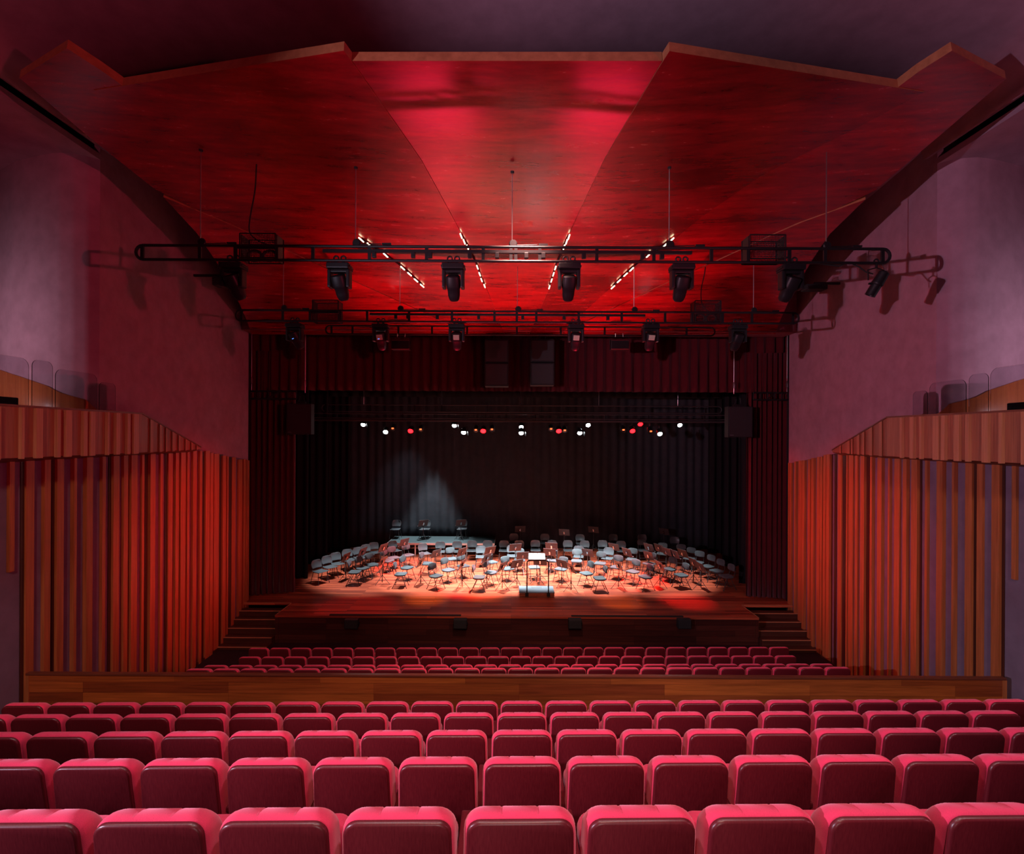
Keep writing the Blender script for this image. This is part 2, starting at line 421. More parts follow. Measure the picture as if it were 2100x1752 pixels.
for i, (px, Y, lab) in enumerate(((632,18.9,'black side masking curtain just behind the red curtain near the shell chairs'),(672,21.0,'black side masking curtain midway back on the shell chair side'),
                                  (718,23.2,'rearmost black side masking curtain beside the low platform'))):
    x = at(px, 1100, Y).x
    curtain('masking_curtain', lab, LEGCLOTH, (x-3.2, Y+.1, 0), (x, Y, 0), SZ+.01, 9.6, 10, .07, 10+i)
for i, (px, Y, lab) in enumerate(((1516,18.5,'black side masking curtain just behind the red curtain near the padded chairs'),(1481,21.0,'black side masking curtain midway back on the padded chair side'),
                                  (1452,23.3,'rearmost black side masking curtain behind the padded chairs'))):
    x = at(px, 1100, Y).x
    curtain('masking_curtain', lab, LEGCLOTH, (x, Y, 0), (x+3.2, Y+.1, 0), SZ+.01, 9.6, 10, .07, 20+i)
curtain('backdrop_curtain', 'wide black backdrop curtain closing the rear of the stage', BLACKCLOTH, (-12.4, 24.15, 0), (12.8, 24.15, 0), SZ+.01, 9.6, 60, .04, 30)
curtain('border_curtain', 'narrow black border hanging above the stage lamps', LEGCLOTH, (-12, 22.2, 0), (12.4, 22.2, 0), 8.25, 10.2, 50, .05, 31)

# ------------------------------------------------------------------ barrier between stalls and raked block
bA, bB = at(52, 1381, 8.72), at(2064, 1384, 8.72)
ba = thing('barrier', 'long low wooden barrier of reddish boards dividing front and rear seat blocks', 'barrier', (AX, 8.72, 1.10))
obj('board_panel', MB().bx(bA.x-AX+.07, bB.x-AX-.07, 0, .06, 0, bA.z-1.10-.03), BARRIERW, ba)
obj('top_rail', MB().bbox(bA.x-AX, bB.x-AX, -.012, .075, bA.z-1.14, bA.z-1.10, .01), wood('barrier_rail', (.10,.02,.012), (.17,.04,.02), (1,20,20), .35), ba)
for x in (bA.x-AX+.035, bB.x-AX-.035): obj('end_post', MB().bx(x-.035, x+.035, -.012, .075, 0, bA.z-1.14), BATTEN, ba)

# ------------------------------------------------------------------ theatre seats
def rrect(w0, w1, z0, z1, r, n=6, notch=0):
    """outline in XZ: bottom width w0, top width w1, rounded top corners r, small bottom ones"""
    pts = []
    def arc(cx, cz, rad, a0, a1):
        for k in range(n+1):
            a = a0+(a1-a0)*k/n; pts.append((cx+rad*math.cos(a), cz+rad*math.sin(a)))
    rb = .03
    arc(w0/2-rb, z0+rb, rb, -PI/2, 0); arc(w1/2-r, z1-r, r, 0, PI/2)
    for x in (.09, .082, .074, 0, -.074, -.082, -.09): pts.append((x*w1/.5, z1 - (notch if abs(abs(x)-.082) < .001 else 0)))
    arc(-w1/2+r, z1-r, r, PI/2, PI); arc(-w0/2+rb, z0+rb, rb, PI, 3*PI/2)
    return pts
RECL = Matrix.Translation((0,0,.42)) @ Matrix.Rotation(math.radians(7), 4, 'X') @ Matrix.Translation((0,0,-.42))
def ringy(o, y): return [RECL @ Vector((x, y, z)) for x, z in o]
def lerpw(d, e): return dict(w0=.508-2*d, w1=.49-2*d, z0=.36+d, z1=.958-e, r=max(.03,.085-d*.5))
c = MB()
prof = [(.0,.010,.012,0),(.004,.003,.004,0),(.014,-.003,-.002,0),(.035,-.005,.0,.004),(.065,-.005,.012,.005),(.095,-.003,.034,.005),(.118,.006,.062,.004),(.134,.026,.098,.002),(.140,.06,.14,0)]
c.loft([ringy(rrect(n=6, notch=k, **lerpw(d, e)), y) for y, d, e, k in prof])
M_CUSH = c.mesh('back_cushion', VELVET)
p = MB()
p.loft([ringy(rrect(n=6, **dict(w0=.496-2*d, w1=.470-2*d, z0=.30+d, z1=.952-d, r=.062-d*.5)), y) for y, d in ((0,0),(-.012,0),(-.019,.004),(-.022,.012))], smooth=True)
M_PANEL = p.mesh('back_panel', SEATWOOD)
s_ = MB()   # tipped-up seat
s_.loft([[Vector((x, y + (z-.30)*.10, z)) for x, z in rrect(.47-2*d, .47-2*d, .36+d, .70-d, .06)] for y, d in ((.17,.03),(.19,.005),(.24,0),(.27,.01),(.285,.04))])
M_SEAT = s_.mesh('tip_up_seat', VELVET)
a_ = MB().bbox(-.027,.027,.0,.40,.60,.635,.01)
M_ARM = a_.mesh('armrest', SEATWOOD)
M_STD = MB().bbox(-.02,.02,.08,.34,0,.61,.01).bx(-.05,.05,.05,.37,0,.015).mesh('standard', BLACK)
def seat(x, y, z, label, group, rz, arms=2):
    t = thing('theatre_seat', label, 'theatre seat', (x, y, z), rz, group)
    link('back_cushion', M_CUSH, t); link('back_panel', M_PANEL, t); link('tip_up_seat', M_SEAT, t)
    for sx in ((-1, 1) if arms == 2 else (-1,)):
        a = link('armrest', M_ARM, t); a.location.x = .268*sx
        b = link('standard', M_STD, a)
    return t
TILT = .016
ROWNAME = {1:'row closest to the camera', 2:'second row from the camera', 3:'third row from the camera', 4:'fourth row from the camera',
           5:'fifth row, facing the barrier', 'D':'row just past the barrier', 'C':'third row from the stage', 'B':'second row from the stage', 'A':'front row below the stage'}
GRP = {k: 'red seats of the ' + v for k, v in ROWNAME.items()}
def gap(k, n):
    return {1: lambda n: 944+248*n-1.0*n*n, 2: lambda n: 985+173*n-.4*n*n, 3: lambda n: 1004+133.9*n-.23*n*n, 4: lambda n: 1016+109.1*n-.13*n*n,
            5: lambda n: 1024+91.7*n-.09*n*n, 'D': lambda n: 380+55.35*n-.03*n*n, 'C': lambda n: 416+50.9*n-.043*n*n,
            'B': lambda n: 488+46.9*n-.043*n*n, 'A': lambda n: 508+43.45*n-.028*n*n}[k](n)
NR = {1:(-5,4),2:(-7,6),3:(-8,8),4:(-10,9),5:(-12,11),'D':(0,24),'C':(0,25),'B':(0,24),'A':(0,25)}
for k, (n0, n1) in NR.items():
    Y, ztop = ROWS[k]
    Ym = Y + .05
    # keep only seats that show in the frame
    ns = [n for n in range(n0, n1+1) if gap(k, n+1) > 8 and gap(k, n) < 2092]
    for i, n in enumerate(ns):
        px = (gap(k, n)+gap(k, n+1))/2
        u = (px-CX)/F + ROLL*.5
        x = u*Ym/(1-u*TILT)
        y = Y + TILT*x
        seat(x, y + .085, ztop - SEATH, 'red velvet theatre seat, %s from the left in the %s' % (ORD[i], ROWNAME[k]), GRP[k], TILT, 2 if n == ns[-1] else 1)

# ------------------------------------------------------------------ balconies
def balcony(side):
    # outer face: along the hall then slanting to the wall
    xf = -8.0 if side < 0 else 8.12
    yc, ye = (10.53, 13.45) if side < 0 else (10.55, 13.6)
    xe = -8.58 if side < 0 else 8.93
    zt, zt2, zb, zb2 = 6.92, 6.13, 6.09, 6.08
    sg = side
    root = thing('balcony_parapet', 'wooden balcony front with raised vertical strips below the %s glass screens' % ('lit' if side > 0 else 'five'), 'balcony', (0,0,0), group='balcony fronts')
    root['label'] = ('reddish wooden balcony front on the wall with lighting bar shadows' if side > 0 else 'brownish wooden balcony front on the wall opposite the bar shadows')
    th = .14*sg
    pan = MB()
    pan.prism([(xf, -4, zb), (xf, yc, zb), (xf, yc, zt), (xf, -4, zt)], (th, 0, 0))
    pan.prism([(xf, yc, zb), (xe, ye, zb2), (xe, ye, zt2), (xf, yc, zt)], (th, 0, 0))
    obj('face_board', pan, PARAPET, root)
    cap = MB()
    cap.prism([(xf-.02*sg, -4, zt), (xf-.02*sg, yc+.01, zt), (xf+th+.04*sg, yc+.01, zt), (xf+th+.04*sg, -4, zt)], (0,0,.03))
    cap.prism([(xf-.02*sg, yc, zt), (xe-.02*sg, ye, zt2), (xe+th+.04*sg, ye, zt2), (xf+th+.04*sg, yc, zt)], (0,0,.03))
    obj('coping', cap, wood('coping_wood', (.13,.03,.02), (.22,.06,.035), (10,1,10), .4), root)
    # sloping wooden soffit back to the wall and the balcony floor
    xw = 9.05 if side > 0 else -8.72
    sf = MB().prism([(xf+.01*sg, -4, zb), (xf+.01*sg, yc, zb), (xe, ye, zb2), (xw, ye-.2, 6.0), (xw, -4, 5.93)], (0,0,.05))
    obj('soffit', sf, wood('soffit_planks', (.09,.02,.012), (.20,.05,.022), (16,.8,10), .4), root)
    flr = MB().prism([(xf+th, -4, 6.2), (xf+th, yc, 6.2), (xe+th*.5, ye-.6, 6.15), (13*sg, ye-.6, 6.15), (13*sg, -4, 6.2)], (0,0,.06))
    obj('balcony_floor', flr, CARPET, root)
    if side < 0:
        B = [(-40,-28),(0,2.2),(44.7,51),(75,88.6),(118,125),(136,148),(172,180),(186,196),(221,224.5),(239,246.5),(262,268),(275,285)]
        S = [(307,313),(326,331),(339,342),(352,357),(365,369),(379,382),(391,394),(402,404)]
    else:
        B = [(1845,1849),(1865,1873),(1884.7,1889),(1912,1924),(1928.6,1937),(1955,1966),(1979,1986),(2012.6,2025),(2047,2054),(2093,2105),(2125,2140)]
        S = [(1804,1810),(1784,1790),(1770,1774),(1759,1764),(1747,1750),(1738,1744),(1723,1726)]
    for a, b in B:
        x = xf - .06*sg
        y0, y1 = sorted(abs(x)*1000/abs(p-CX) for p in (a, b))
        obj('strip', MB().bbox(min(x, xf), max(x, xf), y0, y1, zb-.02, zt-.01, .005), STRIP, root)
    for a, b in S:
        pts = []
        for q in (a, b):
            u = (q-CX)/F     # on the slanted plane: x = xf + (xe-xf)*(y-yc)/(ye-yc)
            kk = (xe-xf)/(ye-yc); y = (xf - kk*yc)/(u-kk); t = (y-yc)/(ye-yc)
            pts.append((u*y, y, zb+(zb2-zb)*t-.01, zt+(zt2-zt)*t-.01))
        (xa, ya, la, ha), (xb, yb_, lb, hb_) = pts
        obj('strip', MB().prism([(xa,ya,la),(xb,yb_,lb),(xb,yb_,hb_),(xa,ya,ha)], (-.04*sg,-.03,0)), STRIP, root)
    # wainscot on the curved wall behind, its top falling towards the stage
    P = wall_plan(side)[3:]; pts = []
    for (x0, y0), (x1, y1) in zip(P, P[1:]):
        for k in range(4): pts.append((x0+(x1-x0)*k/4, y0+(y1-y0)*k/4))
    def zw(x):
        a = abs(x - (AX-.04)); T = [(8.0,6.9),(8.5,6.93),(8.6,7.02),(8.69,7.17),(9.1,7.30),(9.4,7.44),(10.2,7.66),(10.9,7.82),(13,8.2)]
        for (a0, z0), (a1, z1) in zip(T, T[1:]):
            if a <= a1: return z0+(z1-z0)*(a-a0)/(a1-a0)
        return 8.2
    i0 = 8
    lo = [Vector((x-.025*sg, y-.03, 6.22)) for x, y in pts[i0:]]; hi = [Vector((x-.025*sg, y-.03, max(6.3, zw(x)))) for x, y in pts[i0:]]
    w = MB().grid([lo, hi])
    wo = tag(obj('trim_%d' % (5 if side > 0 else 4), w, WAINSCOT), 'wooden wainscot with a sloping top on the curved balcony wall', 'wall cladding', kind='structure')
    sd = wo.modifiers.new('thickness', 'SOLIDIFY'); sd.thickness = .02
    # glass screens on the coping
    def screen(y0, y1, z1, lab, xs=None, r=.12):
        x = (xf + th*.5) if xs is None else xs
        poly = [(y0, zt+.03), (y1, zt+.03)]
        for k in range(7): a = PI/2*k/6; poly.append((y1-r+r*math.cos(a), z1-r+r*math.sin(a)))
        for k in range(7): a = PI/2+PI/2*k/6; poly.append((y0+r+r*math.cos(a), z1-r+r*math.sin(a)))
        o = obj('glass_screen', MB().prism([(x-.006, q, z) for q, z in poly], (.012, 0, 0)), GLASS)
        tag(o, lab, 'glass screen', 'rounded glass screens on the balcony fronts')
    sidew = 'brownish' if side < 0 else 'reddish'
    if side < 0:
        E = [(-70,58,7.73,.14),(65,107,7.74,.11),(113,198,7.64,.13),(203,236,7.51,.1)]
    else:
        E = [(2170,2031,7.68,.14),(2027,1987,7.62,.11),(1981,1906,7.56,.13),(1902,1872,7.43,.1)]
    L4 = ['wide rounded glass screen cut by the photo edge on the %s balcony','narrow rounded glass screen beside the cropped one on the %s balcony',
          'widest rounded glass screen fully in view on the %s balcony','small rounded glass screen closest to the stage on the %s balcony']
    for (a, b, z1, r), lb in zip(E, L4):
        x = xf + th*.5
        y0, y1 = sorted(abs(x)*1000/abs(p-CX) for p in (a, b))
        screen(y0, y1, z1, lb % sidew, None, r)
    # balcony lamp on its black shelf
    xq = xf + .45*sg
    y = 7.75 if side < 0 else 7.85
    sh = tag(obj('equipment_case', MB().bbox(xq-.18, xq+.18, y-1.2, y+.42, 6.27, 7.085, .02), BLACKM), 'long black equipment case on the %s balcony behind the glass' % sidew, 'case', 'black cases on the balconies')
    L = thing('balcony_floodlight', 'small black floodlight lying on the case of the %s balcony' % sidew, 'lamp', (xq, y-.05, 7.085), 0, 'floodlights on the balconies')
    obj('lamp_body', MB().lathe([(.0,-.11),(.09,-.11),(.10,-.05),(.11,.10),(.115,.13),(.09,.13),(.085,.11)], 16, Matrix.Translation((0,0,.13)) @ Matrix.Rotation(math.radians(-95), 4, 'Y' ) @ Matrix.Scale(1,4)), BLACK, L)
    obj('stirrup', MB().tube([(0,-.14,0),(0,-.14,.13),(0,-.13,.14)], .012).tube([(0,.14,0),(0,.14,.13),(0,.13,.14)], .012).box((0,0,.008),(.06,.3,.016)), BLACK, L)
balcony(-1); balcony(1)

# ------------------------------------------------------------------ acoustic reflector panels
def hY(Y):
    pts = [(4, 5.36), (8.28, 4.72), (11.5, 4.22), (14, 3.80), (16.3, 3.42), (18, 3.14)]
    for (a, ha), (b, hb) in zip(pts, pts[1:]):
        if Y <= b: return ha + (hb-ha)*(Y-a)/(b-a)
    return pts[-1][1]
def roof(px, py):
    u, v = ray(px, py); lo, hi = 4.5, 17.2
    def g(Y): return v*Y - (hY(Y) + max(0, min(.07, .07*(16.3-Y)/7.7))*abs(u*Y-AX))
    for _ in range(60):
        m = (lo+hi)/2
        if g(m) > 0: hi = m
        else: lo = m
    Y = min((lo+hi)/2, 16.3)
    return at(px, py, Y)
def resample(pl, n):
    d = [0]
    for a, b in zip(pl, pl[1:]): d.append(d[-1] + math.hypot(a[0]-b[0], a[1]-b[1]))
    out = []
    for k in range(n+1):
        s = d[-1]*k/n; i = max(j for j in range(len(d)) if d[j] <= s+1e-9); i = min(i, len(pl)-2)
        t = (s-d[i])/(d[i+1]-d[i]) if d[i+1] > d[i] else 0
        out.append((pl[i][0]+(pl[i+1][0]-pl[i][0])*t, pl[i][1]+(pl[i+1][1]-pl[i][1])*t))
    return out
def panel(name, label, A, B, n=10, off=0, cols=4, th=.14, re=True):
    a = resample(A, n) if re else A; b = resample(B, n) if re else B
    n = len(a)-1
    pa = [roof(*q) for q in a]; pb = [roof(*q) for q in b]
    rows = [[p.lerp(q, k/cols) + Vector((0,0,off)) for k in range(cols+1)] for p, q in zip(pa, pb)]
    m = MB(); W = cols+1
    lo = [p for r in rows for p in r]; up = [p + Vector((0,.02,th)) for p in lo]
    Nn = len(lo); fs = []
    for i in range(n):
        for k in range(cols):
            q = (i*W+k, i*W+k+1, (i+1)*W+k+1, (i+1)*W+k)
            fs.append(q[::-1]); fs.append(tuple(x+Nn for x in q))
    m.add(lo+up, fs, True)
    rim = [k for k in range(W)] + [i*W+cols for i in range(1, n+1)] + [n*W+k for k in range(cols-1, -1, -1)] + [i*W for i in range(n-1, 0, -1)]
    m.add(lo+up, [(rim[j], rim[(j+1) % len(rim)], rim[(j+1) % len(rim)]+Nn, rim[j]+Nn) for j in range(len(rim))])
    nf = len(fs)
    me = m.mesh(name, [CEILWOOD, EDGEWOOD])
    for j, pl in enumerate(me.polygons): pl.material_index = 0 if j < nf else 1
    o = link(name, me); tag(o, label, 'ceiling panel', 'red wooden reflector panels under the ceiling')
    return o
cl = [(722,125),(863,325),(945,475),(998,590),(1035,686)]; cr = [(1358,125),(1240,325),(1170,472),(1127,590),(1085,686)]
panel('acoustic_panel', 'centre red wooden ceiling panel with the long straight front edge', cl[:2], cr[:2], 3)
panel('acoustic_panel', 'centre red wooden ceiling panel directly above the front lighting bar', cl[1:4], cr[1:4], 2, re=False)
panel('acoustic_panel', 'narrow centre red wooden ceiling panel tapering to the stage opening', cl[3:], cr[3:], 3, re=True)
l1i = [(705,102),(722,125),(863,325),(945,475),(998,590),(1035,686)]; l1o = [(192,184),(356,270),(531,352),(656,435),(736,498),(856,590),(962,684)]
panel('acoustic_panel', 'large red wooden ceiling panel left of the centre ones', l1i, l1o, 12, -.012, 6)
r1i = [(1373,103),(1358,125),(1240,325),(1170,472),(1127,590),(1085,686)]; r1o = [(1895,187),(1750,265),(1575,350),(1450,435),(1370,500),(1250,590),(1150,684)]
panel('acoustic_panel', 'large red wooden ceiling panel right of the centre ones', r1i, r1o, 12, -.012, 6)
l2i = [(137,99),(262,180),(356,265),(531,350),(656,435),(736,500),(856,590),(962,684)]; l2o = [(40,160),(181,280),(335,402),(480,462),(600,518),(720,573),(860,636),(965,685)]
panel('acoustic_panel', 'outer red wooden ceiling panel with a pointed corner at the left', l2i, l2o, 12, 0, 3)
r2i = [(1952,104),(1840,175),(1750,262),(1575,350),(1450,435),(1370,500),(1250,590),(1150,684)]; r2o = [(2063,162),(1925,280),(1775,407),(1620,463),(1490,525),(1365,580),(1240,640),(1148,685)]
panel('acoustic_panel', 'outer red wooden ceiling panel with a pointed corner at the right', r2i, r2o, 12, 0, 3)
l3o = [(335,402),(405,478),(440,530),(470,580),(500,640),(516,684)]; l3i = [(337,403),(480,462),(600,518),(720,573),(860,636),(965,685)]
panel('acoustic_panel', 'brighter triangular red ceiling panel beside the left wall near the stage', l3i, l3o, 10, -.02, 5)
r3o = [(1775,407),(1698,482),(1665,533),(1636,582),(1606,640),(1590,684)]; r3i = [(1773,408),(1620,463),(1490,525),(1365,580),(1240,640),(1148,685)]
panel('acoustic_panel', 'brighter triangular red ceiling panel beside the right wall near the stage', r3i, r3o, 10, -.02, 5)

LEDS = [('inner left', [(945.7,479),(952,490.7),(959,502),(979,543.6),(983.8,558),(987.6,570),(993.7,582.5)]),
        ('outer left', [(740.8,487),(758,498),(791,519),(825.7,545.5),(839.8,558),(853,570.7),(865.7,582)]),
        ('inner right', [(1166.7,481),(1162,491),(1156.8,502),(1139,545),(1135,558),(1131,571),(1126.7,585)]),
        ('outer right', [(1377,487.6),(1363,499),(1330,519),(1295.4,548),(1283,559),(1269.5,572),(1257,585)])]
for nm, pts in LEDS:
    P3 = [roof(*q) for q in pts]
    t = thing('led_strip', 'dashed strip of small warm lights along the %s joint of the ceiling panels' % nm, 'light strip', P3[0], 0, 'light strips between the ceiling panels')
    ax = (P3[-1]-P3[3]).normalized()
    obj('channel', MB().tube([q - P3[0] + Vector((0,0,-.035)) for q in P3], .018, 6), BLACKM, t)
    for q in P3:
        d = q - P3[0] + Vector((0,0,-.055)); h = .085
        obj('diffuser', MB().tube([d - ax*h, d + ax*h], .014, 8), LED, t)

# ------------------------------------------------------------------ lighting bars
def bar(label, Y, xl, xr, yt, yb, rungs, cables, r=.028, track=None, grp='hanging lighting bars', mount=True, mt=None):
    mt = mt or BLACK
    c = at((xl+xr)/2, (yt+yb)/2, Y)
    t = thing('lighting_bar', label, 'lighting bar', c, 0, grp)
    def L(px, py): return at(px, py, Y) - c
    tl, tr, bl, br = L(xl, yt), L(xr, yt), L(xl, yb), L(xr, yb)
    tz, bz = (tl.z+tr.z)/2, (bl.z+br.z)/2; rad = (tz-bz)/2; mz = (tz+bz)/2
    pts = []
    for k in range(9): a = PI/2 - PI*k/8; pts.append((tr.x-rad+rad*math.cos(a), 0, mz+rad*math.sin(a)))
    for k in range(9): a = 3*PI/2 - PI*k/8; pts.append((tl.x+rad+rad*math.cos(a), 0, mz+rad*math.sin(a)))
    obj('frame', MB().tube(pts, r, 8, True), mt, t)
    for px in rungs:
        x = L(px, yt).x; obj('rung', MB().box((x, 0, mz), (.055, .03, rad*2)), BLACK, t)
    if track:
        xa, xb = L(track[0], 0).x, L(track[1], 0).x
        obj('power_track', MB().box(((xa+xb)/2, .0, tz-.085), (xb-xa, .05, .05)), BLACK, t)
        for k in track[2]:
            x = L(k, 0).x; obj('socket', MB().bbox(x-.035, x+.035, -.035, .035, tz-.2, tz-.1, .008), BLACK, t)
    for px, py in cables:
        x = L(px, yt).x; top = at(px, py, Y) - c
        cb = obj('suspension_cable', MB().tube([(x, 0, tz), (x, 0, top.z)], .009, 6), STEEL, t)
        if mount:
            obj('pulley', MB().lathe([(0,-.02),(.06,-.02),(.075,0),(.06,.02),(0,.02)], 12, Matrix.Translation((x+.02, 0, tz+.06)) @ Matrix.Rotation(PI/2, 4, 'X')).tube([(x+.05,0,tz+.035),(x+.45,0,tz+.045)], .008, 6).box((x+.55,0,tz+.045),(.16,.03,.03)), BLACK, cb)
            obj('ceiling_cup', MB().lathe([(0,0),(.03,0),(.035,.03),(0,.04)], 10, Matrix.Translation((x,0,top.z-.03))), BLACKM, cb)
    return t, c
YT1, YT2 = 8.6, 12.0
bar('long black lighting bar hung on steel cables nearest the seats', YT1, 279, 1825, 507, 536, [292,410,483,568,642,758,875,991,1048,1058,1107,1224,1341,1459,1534,1619,1692,1810],
    [(411,307),(729,343),(1050,352),(1372,343),(1694,307)], .026, (665, 1421, (770,850,885,966,1022,1082,1117,1200,1320,1360)))
bar('second black lighting bar hung in front of the stage opening', YT2, 484, 1638, 639, 661, [496,580,636,698,753,839,927,1014,1060,1100,1187,1275,1364,1420,1482,1542,1626],
    [(581,505),(820,528),(1061,540),(1300,528),(1545,505)], .026, (762, 1326, (815,840,900,985,1075,1160,1250)))
bar('shorter black lighting bar half hidden just before the valance', 15.4, 668, 1466, 670, 687, [680,723,817,886,958,1060,1150,1240,1317,1408], [], .025, None)

# wire baskets on the bars
def basket(px0, px1, py0, py1, Y, label, cab=True):
    a, b = at(px0, py1, Y), at(px1, py0, Y); w = (b.x-a.x); h = b.z-a.z
    t = thing('cable_basket', label, 'wire basket', ((a.x+b.x)/2, Y+.20, a.z), 0, 'wire baskets on the lighting bars')
    d = .30; r = .012
    f = MB()
    for y in (-.16, d-.16):
        f.tube([(-w/2,y,.02),(w/2,y,.02)], r).tube([(-w/2,y,h),(w/2,y,h)], r)
    for x in (-w/2, w/2):
        f.box((x, d/2-.16, h*.5), (.012, d*.7, h)).tube([(x,-.16,.02),(x,-.16,h)], r).tube([(x,d-.16,.02),(x,d-.16,h)], r)
    f.box((0,-.185,h*.42),(w*1.1,.03,.05))
    obj('basket_frame', f, BLACK, t)
    m = MB(); n = 22
    for k in range(n+1):
        x = -w/2 + w*k/n; m.tube([(x,-.15,.02),(x,-.15,h)], .0035, 4).tube([(x,d-.17,.02),(x,d-.17,h)], .0035, 4)
    for k in range(12):
        z = .02+(h-.02)*k/11; m.tube([(-w/2,-.15,z),(w/2,-.15,z)], .003, 4).tube([(-w/2,d-.17,z),(w/2,d-.17,z)], .003, 4)
    obj('wire_mesh', m, BLACK, t)
    if cab:
        cc = MB()
        for s in (-1, 1):
            cc.tube([(s*w*.22+w*.2*math.cos(q*PI/8), 0, h*.25+h*.2*math.sin(q*PI/8)) for q in range(16)], .025, 8, True)
        obj('coiled_cable', cc, BLACKM, t)
    return t
basket(489, 563, 477, 529, YT1, 'wire cable basket with coiled cable on the front bar, left half')
basket(1540, 1614, 480, 531, YT1, 'empty wire cable basket on the front bar, right half', False)
basket(639, 692, 615, 659, YT2, 'empty wire cable basket on the second bar, left half', False)
basket(1427, 1480, 616, 660, YT2, 'wire cable basket with coiled cable on the second bar, right half')
def feed(pts, Y, label):
    P3 = [at(*q, Y+.2) for q in pts]
    dense = []
    for i in range(len(P3)-1):
        p0, p1, p2, p3 = P3[max(i-1,0)], P3[i], P3[i+1], P3[min(i+2, len(P3)-1)]
        for k in range(6):
            t = k/6; dense.append(.5*((2*p1)+(p2-p0)*t+(2*p0-5*p1+4*p2-p3)*t*t+(3*p1-p0-3*p2+p3)*t**3))
    dense.append(P3[-1])
    tag(obj('feed_cable', MB().tube(dense, .012, 6), BLACKM), label, 'cable', 'black feed cables from the ceiling')
feed([(526,337),(523,390),(514,440),(511,470),(518,485),(535,497),(553,503)], YT1, 'black cable dropping from the ceiling into the coiled front basket')
feed([(1450,520),(1445,560),(1438,595),(1440,625),(1455,640),(1470,645)], YT2, 'black cable dropping into the coiled basket on the second bar')

# ------------------------------------------------------------------ moving heads
def ring2(w, d, z, n=16, p=3.0):
    out = []
    for k in range(n):
        a = 2*PI*k/n; ca, sa = math.cos(a), math.sin(a)
        out.append(Vector((w*math.copysign(abs(ca)**(2/p), ca), d*math.copysign(abs(sa)**(2/p), sa), z)))
    return out
base_m = MB().bbox(-.185,.185,-.13,.13,-.12,-.02,.02).bbox(-.2,.2,-.10,.10,-.085,-.055,.01).mesh('base', BLACK)
clamp_m = MB().lathe([(.018,-.03),(.03,-.02),(.03,0),(.018,.01)], 10).tube([(0,0,0),(0,0,.04)], .015).tube([(.04*math.cos(a*PI/6),0,.065+.04*math.sin(a*PI/6)) for a in range(12)], .014, 6, True).mesh('clamp', BLACK)
bolt_m = MB().lathe([(0,-.03),(.028,-.03),(.03,-.005),(0,0)], 10).mesh('bolt', CHROME)
yoke_m = MB().bbox(-.185,-.125,-.08,.08,-.42,-.12,.02).bbox(.125,.185,-.08,.08,-.42,-.12,.02).bbox(-.185,.185,-.07,.07,-.17,-.12,.015).mesh('yoke', BLACK)
# head: hangs along -z from the pivot
head_m = MB().loft([ring2(.085,.09,.12), ring2(.115,.115,.10), ring2(.12,.12,.03), ring2(.118,.118,-.05), ring2(.112,.112,-.09), ring2(.105,.105,-.10), ring2(.10,.10,-.20), ring2(.085,.085,-.27), ring2(.062,.062,-.30)]).mesh('head', BLACK)
lit_patch_m = MB().bbox(-.07,.07,-.135,-.115,-.03,.09,.01).mesh('lit_patch', LITGREY)  # pale patch standing in for strip light falling on the head
lens_m = MB().lathe([(0,-.305),(.058,-.303),(.06,-.295)], 14).mesh('lens', LENS)
disp_m = MB().box((-.02,-.136,-.005),(.04,.004,.015)).mesh('display', BLUELED)
def mover(px, py, Y, tiltx, tilty, label, scale=1, led_lit=False, disp=False, grp='moving head lamps under the lighting bars'):
    p = at(px, py, Y)
    t = thing('moving_head', label, 'stage lamp', p, 0, grp); t.scale = (scale,)*3
    link('base', base_m, t); y = link('yoke', yoke_m, t)
    for s in (-.06, .06):
        k = link('clamp', clamp_m, t); k.location = (s, 0, .015); link('bolt', bolt_m, k)
    h = link('head', head_m, t); h.location = (0, 0, -.32)
    h.rotation_euler = (math.radians(tiltx), math.radians(tilty), 0)
    link('lens', lens_m, h)
    if led_lit: link('lit_patch', lit_patch_m, h)
    if disp: link('display', disp_m, h)
    return t
M1 = [(479,539,28,-14),(697,540,24,-8),(930,541,26,-1),(1167,541,26,1),(1398,542,26,4),(1622,543,28,12)]
for i, (px, py, tx, ty) in enumerate(M1):
    mover(px, py, YT1, tx, ty, 'black moving head lamp under the front bar, %s from the left' % ORD[i], 1.05)
M2 = [(605,663,26,-22,0,1),(781,664,24,-4,1,1),(937,664,26,0,1,0),(1181,665,26,2,1,0),(1334,665,24,3,1,0),(1513,666,28,10,0,0)]
for i, (px, py, tx, ty, pl, dp) in enumerate(M2):
    mover(px, py, YT2, tx, ty, 'black moving head lamp under the second bar, %s from the left' % ORD[i], 1.05, pl, dp)
# profile spot at the end of the front bar
p = at(1797, 540, YT1)
t = thing('profile_spotlight', 'black cylindrical spotlight hanging from the right end of the front bar', 'stage lamp', p)
MT = Matrix.Translation((.02,0,-.36)) @ Matrix.Rotation(math.radians(22), 4, 'Y') @ Matrix.Rotation(math.radians(20), 4, 'X')
obj('barrel', MB().lathe([(0,.22),(.06,.22),(.085,.20),(.09,.14),(.095,.02),(.10,.0),(.095,-.02),(.085,-.03),(.085,-.20),(.088,-.22),(.075,-.22),(.07,-.18)], 18, MT), BLACK, t)
obj('yoke', MB().tube([(-.14,0,-.30),(-.15,0,-.12),(0,0,-.08),(.13,0,-.12),(.13,0,-.34)], .012).box((-.1,0,-.36),(.06,.03,.03)), BLACK, t)
obj('clamp', MB().tube([(0,0,-.08),(0,0,.0)], .02).tube([(.04*math.cos(a*PI/6),0,.03+.04*math.sin(a*PI/6)) for a in range(12)], .014, 6, True), BLACK, t)
obj('safety_cable', MB().tube([(.06,0,.05),(.11,0,-.02),(.13,0,-.1),(.12,0,-.2),(.06,0,-.2)], .007, 6), CHROME, t)
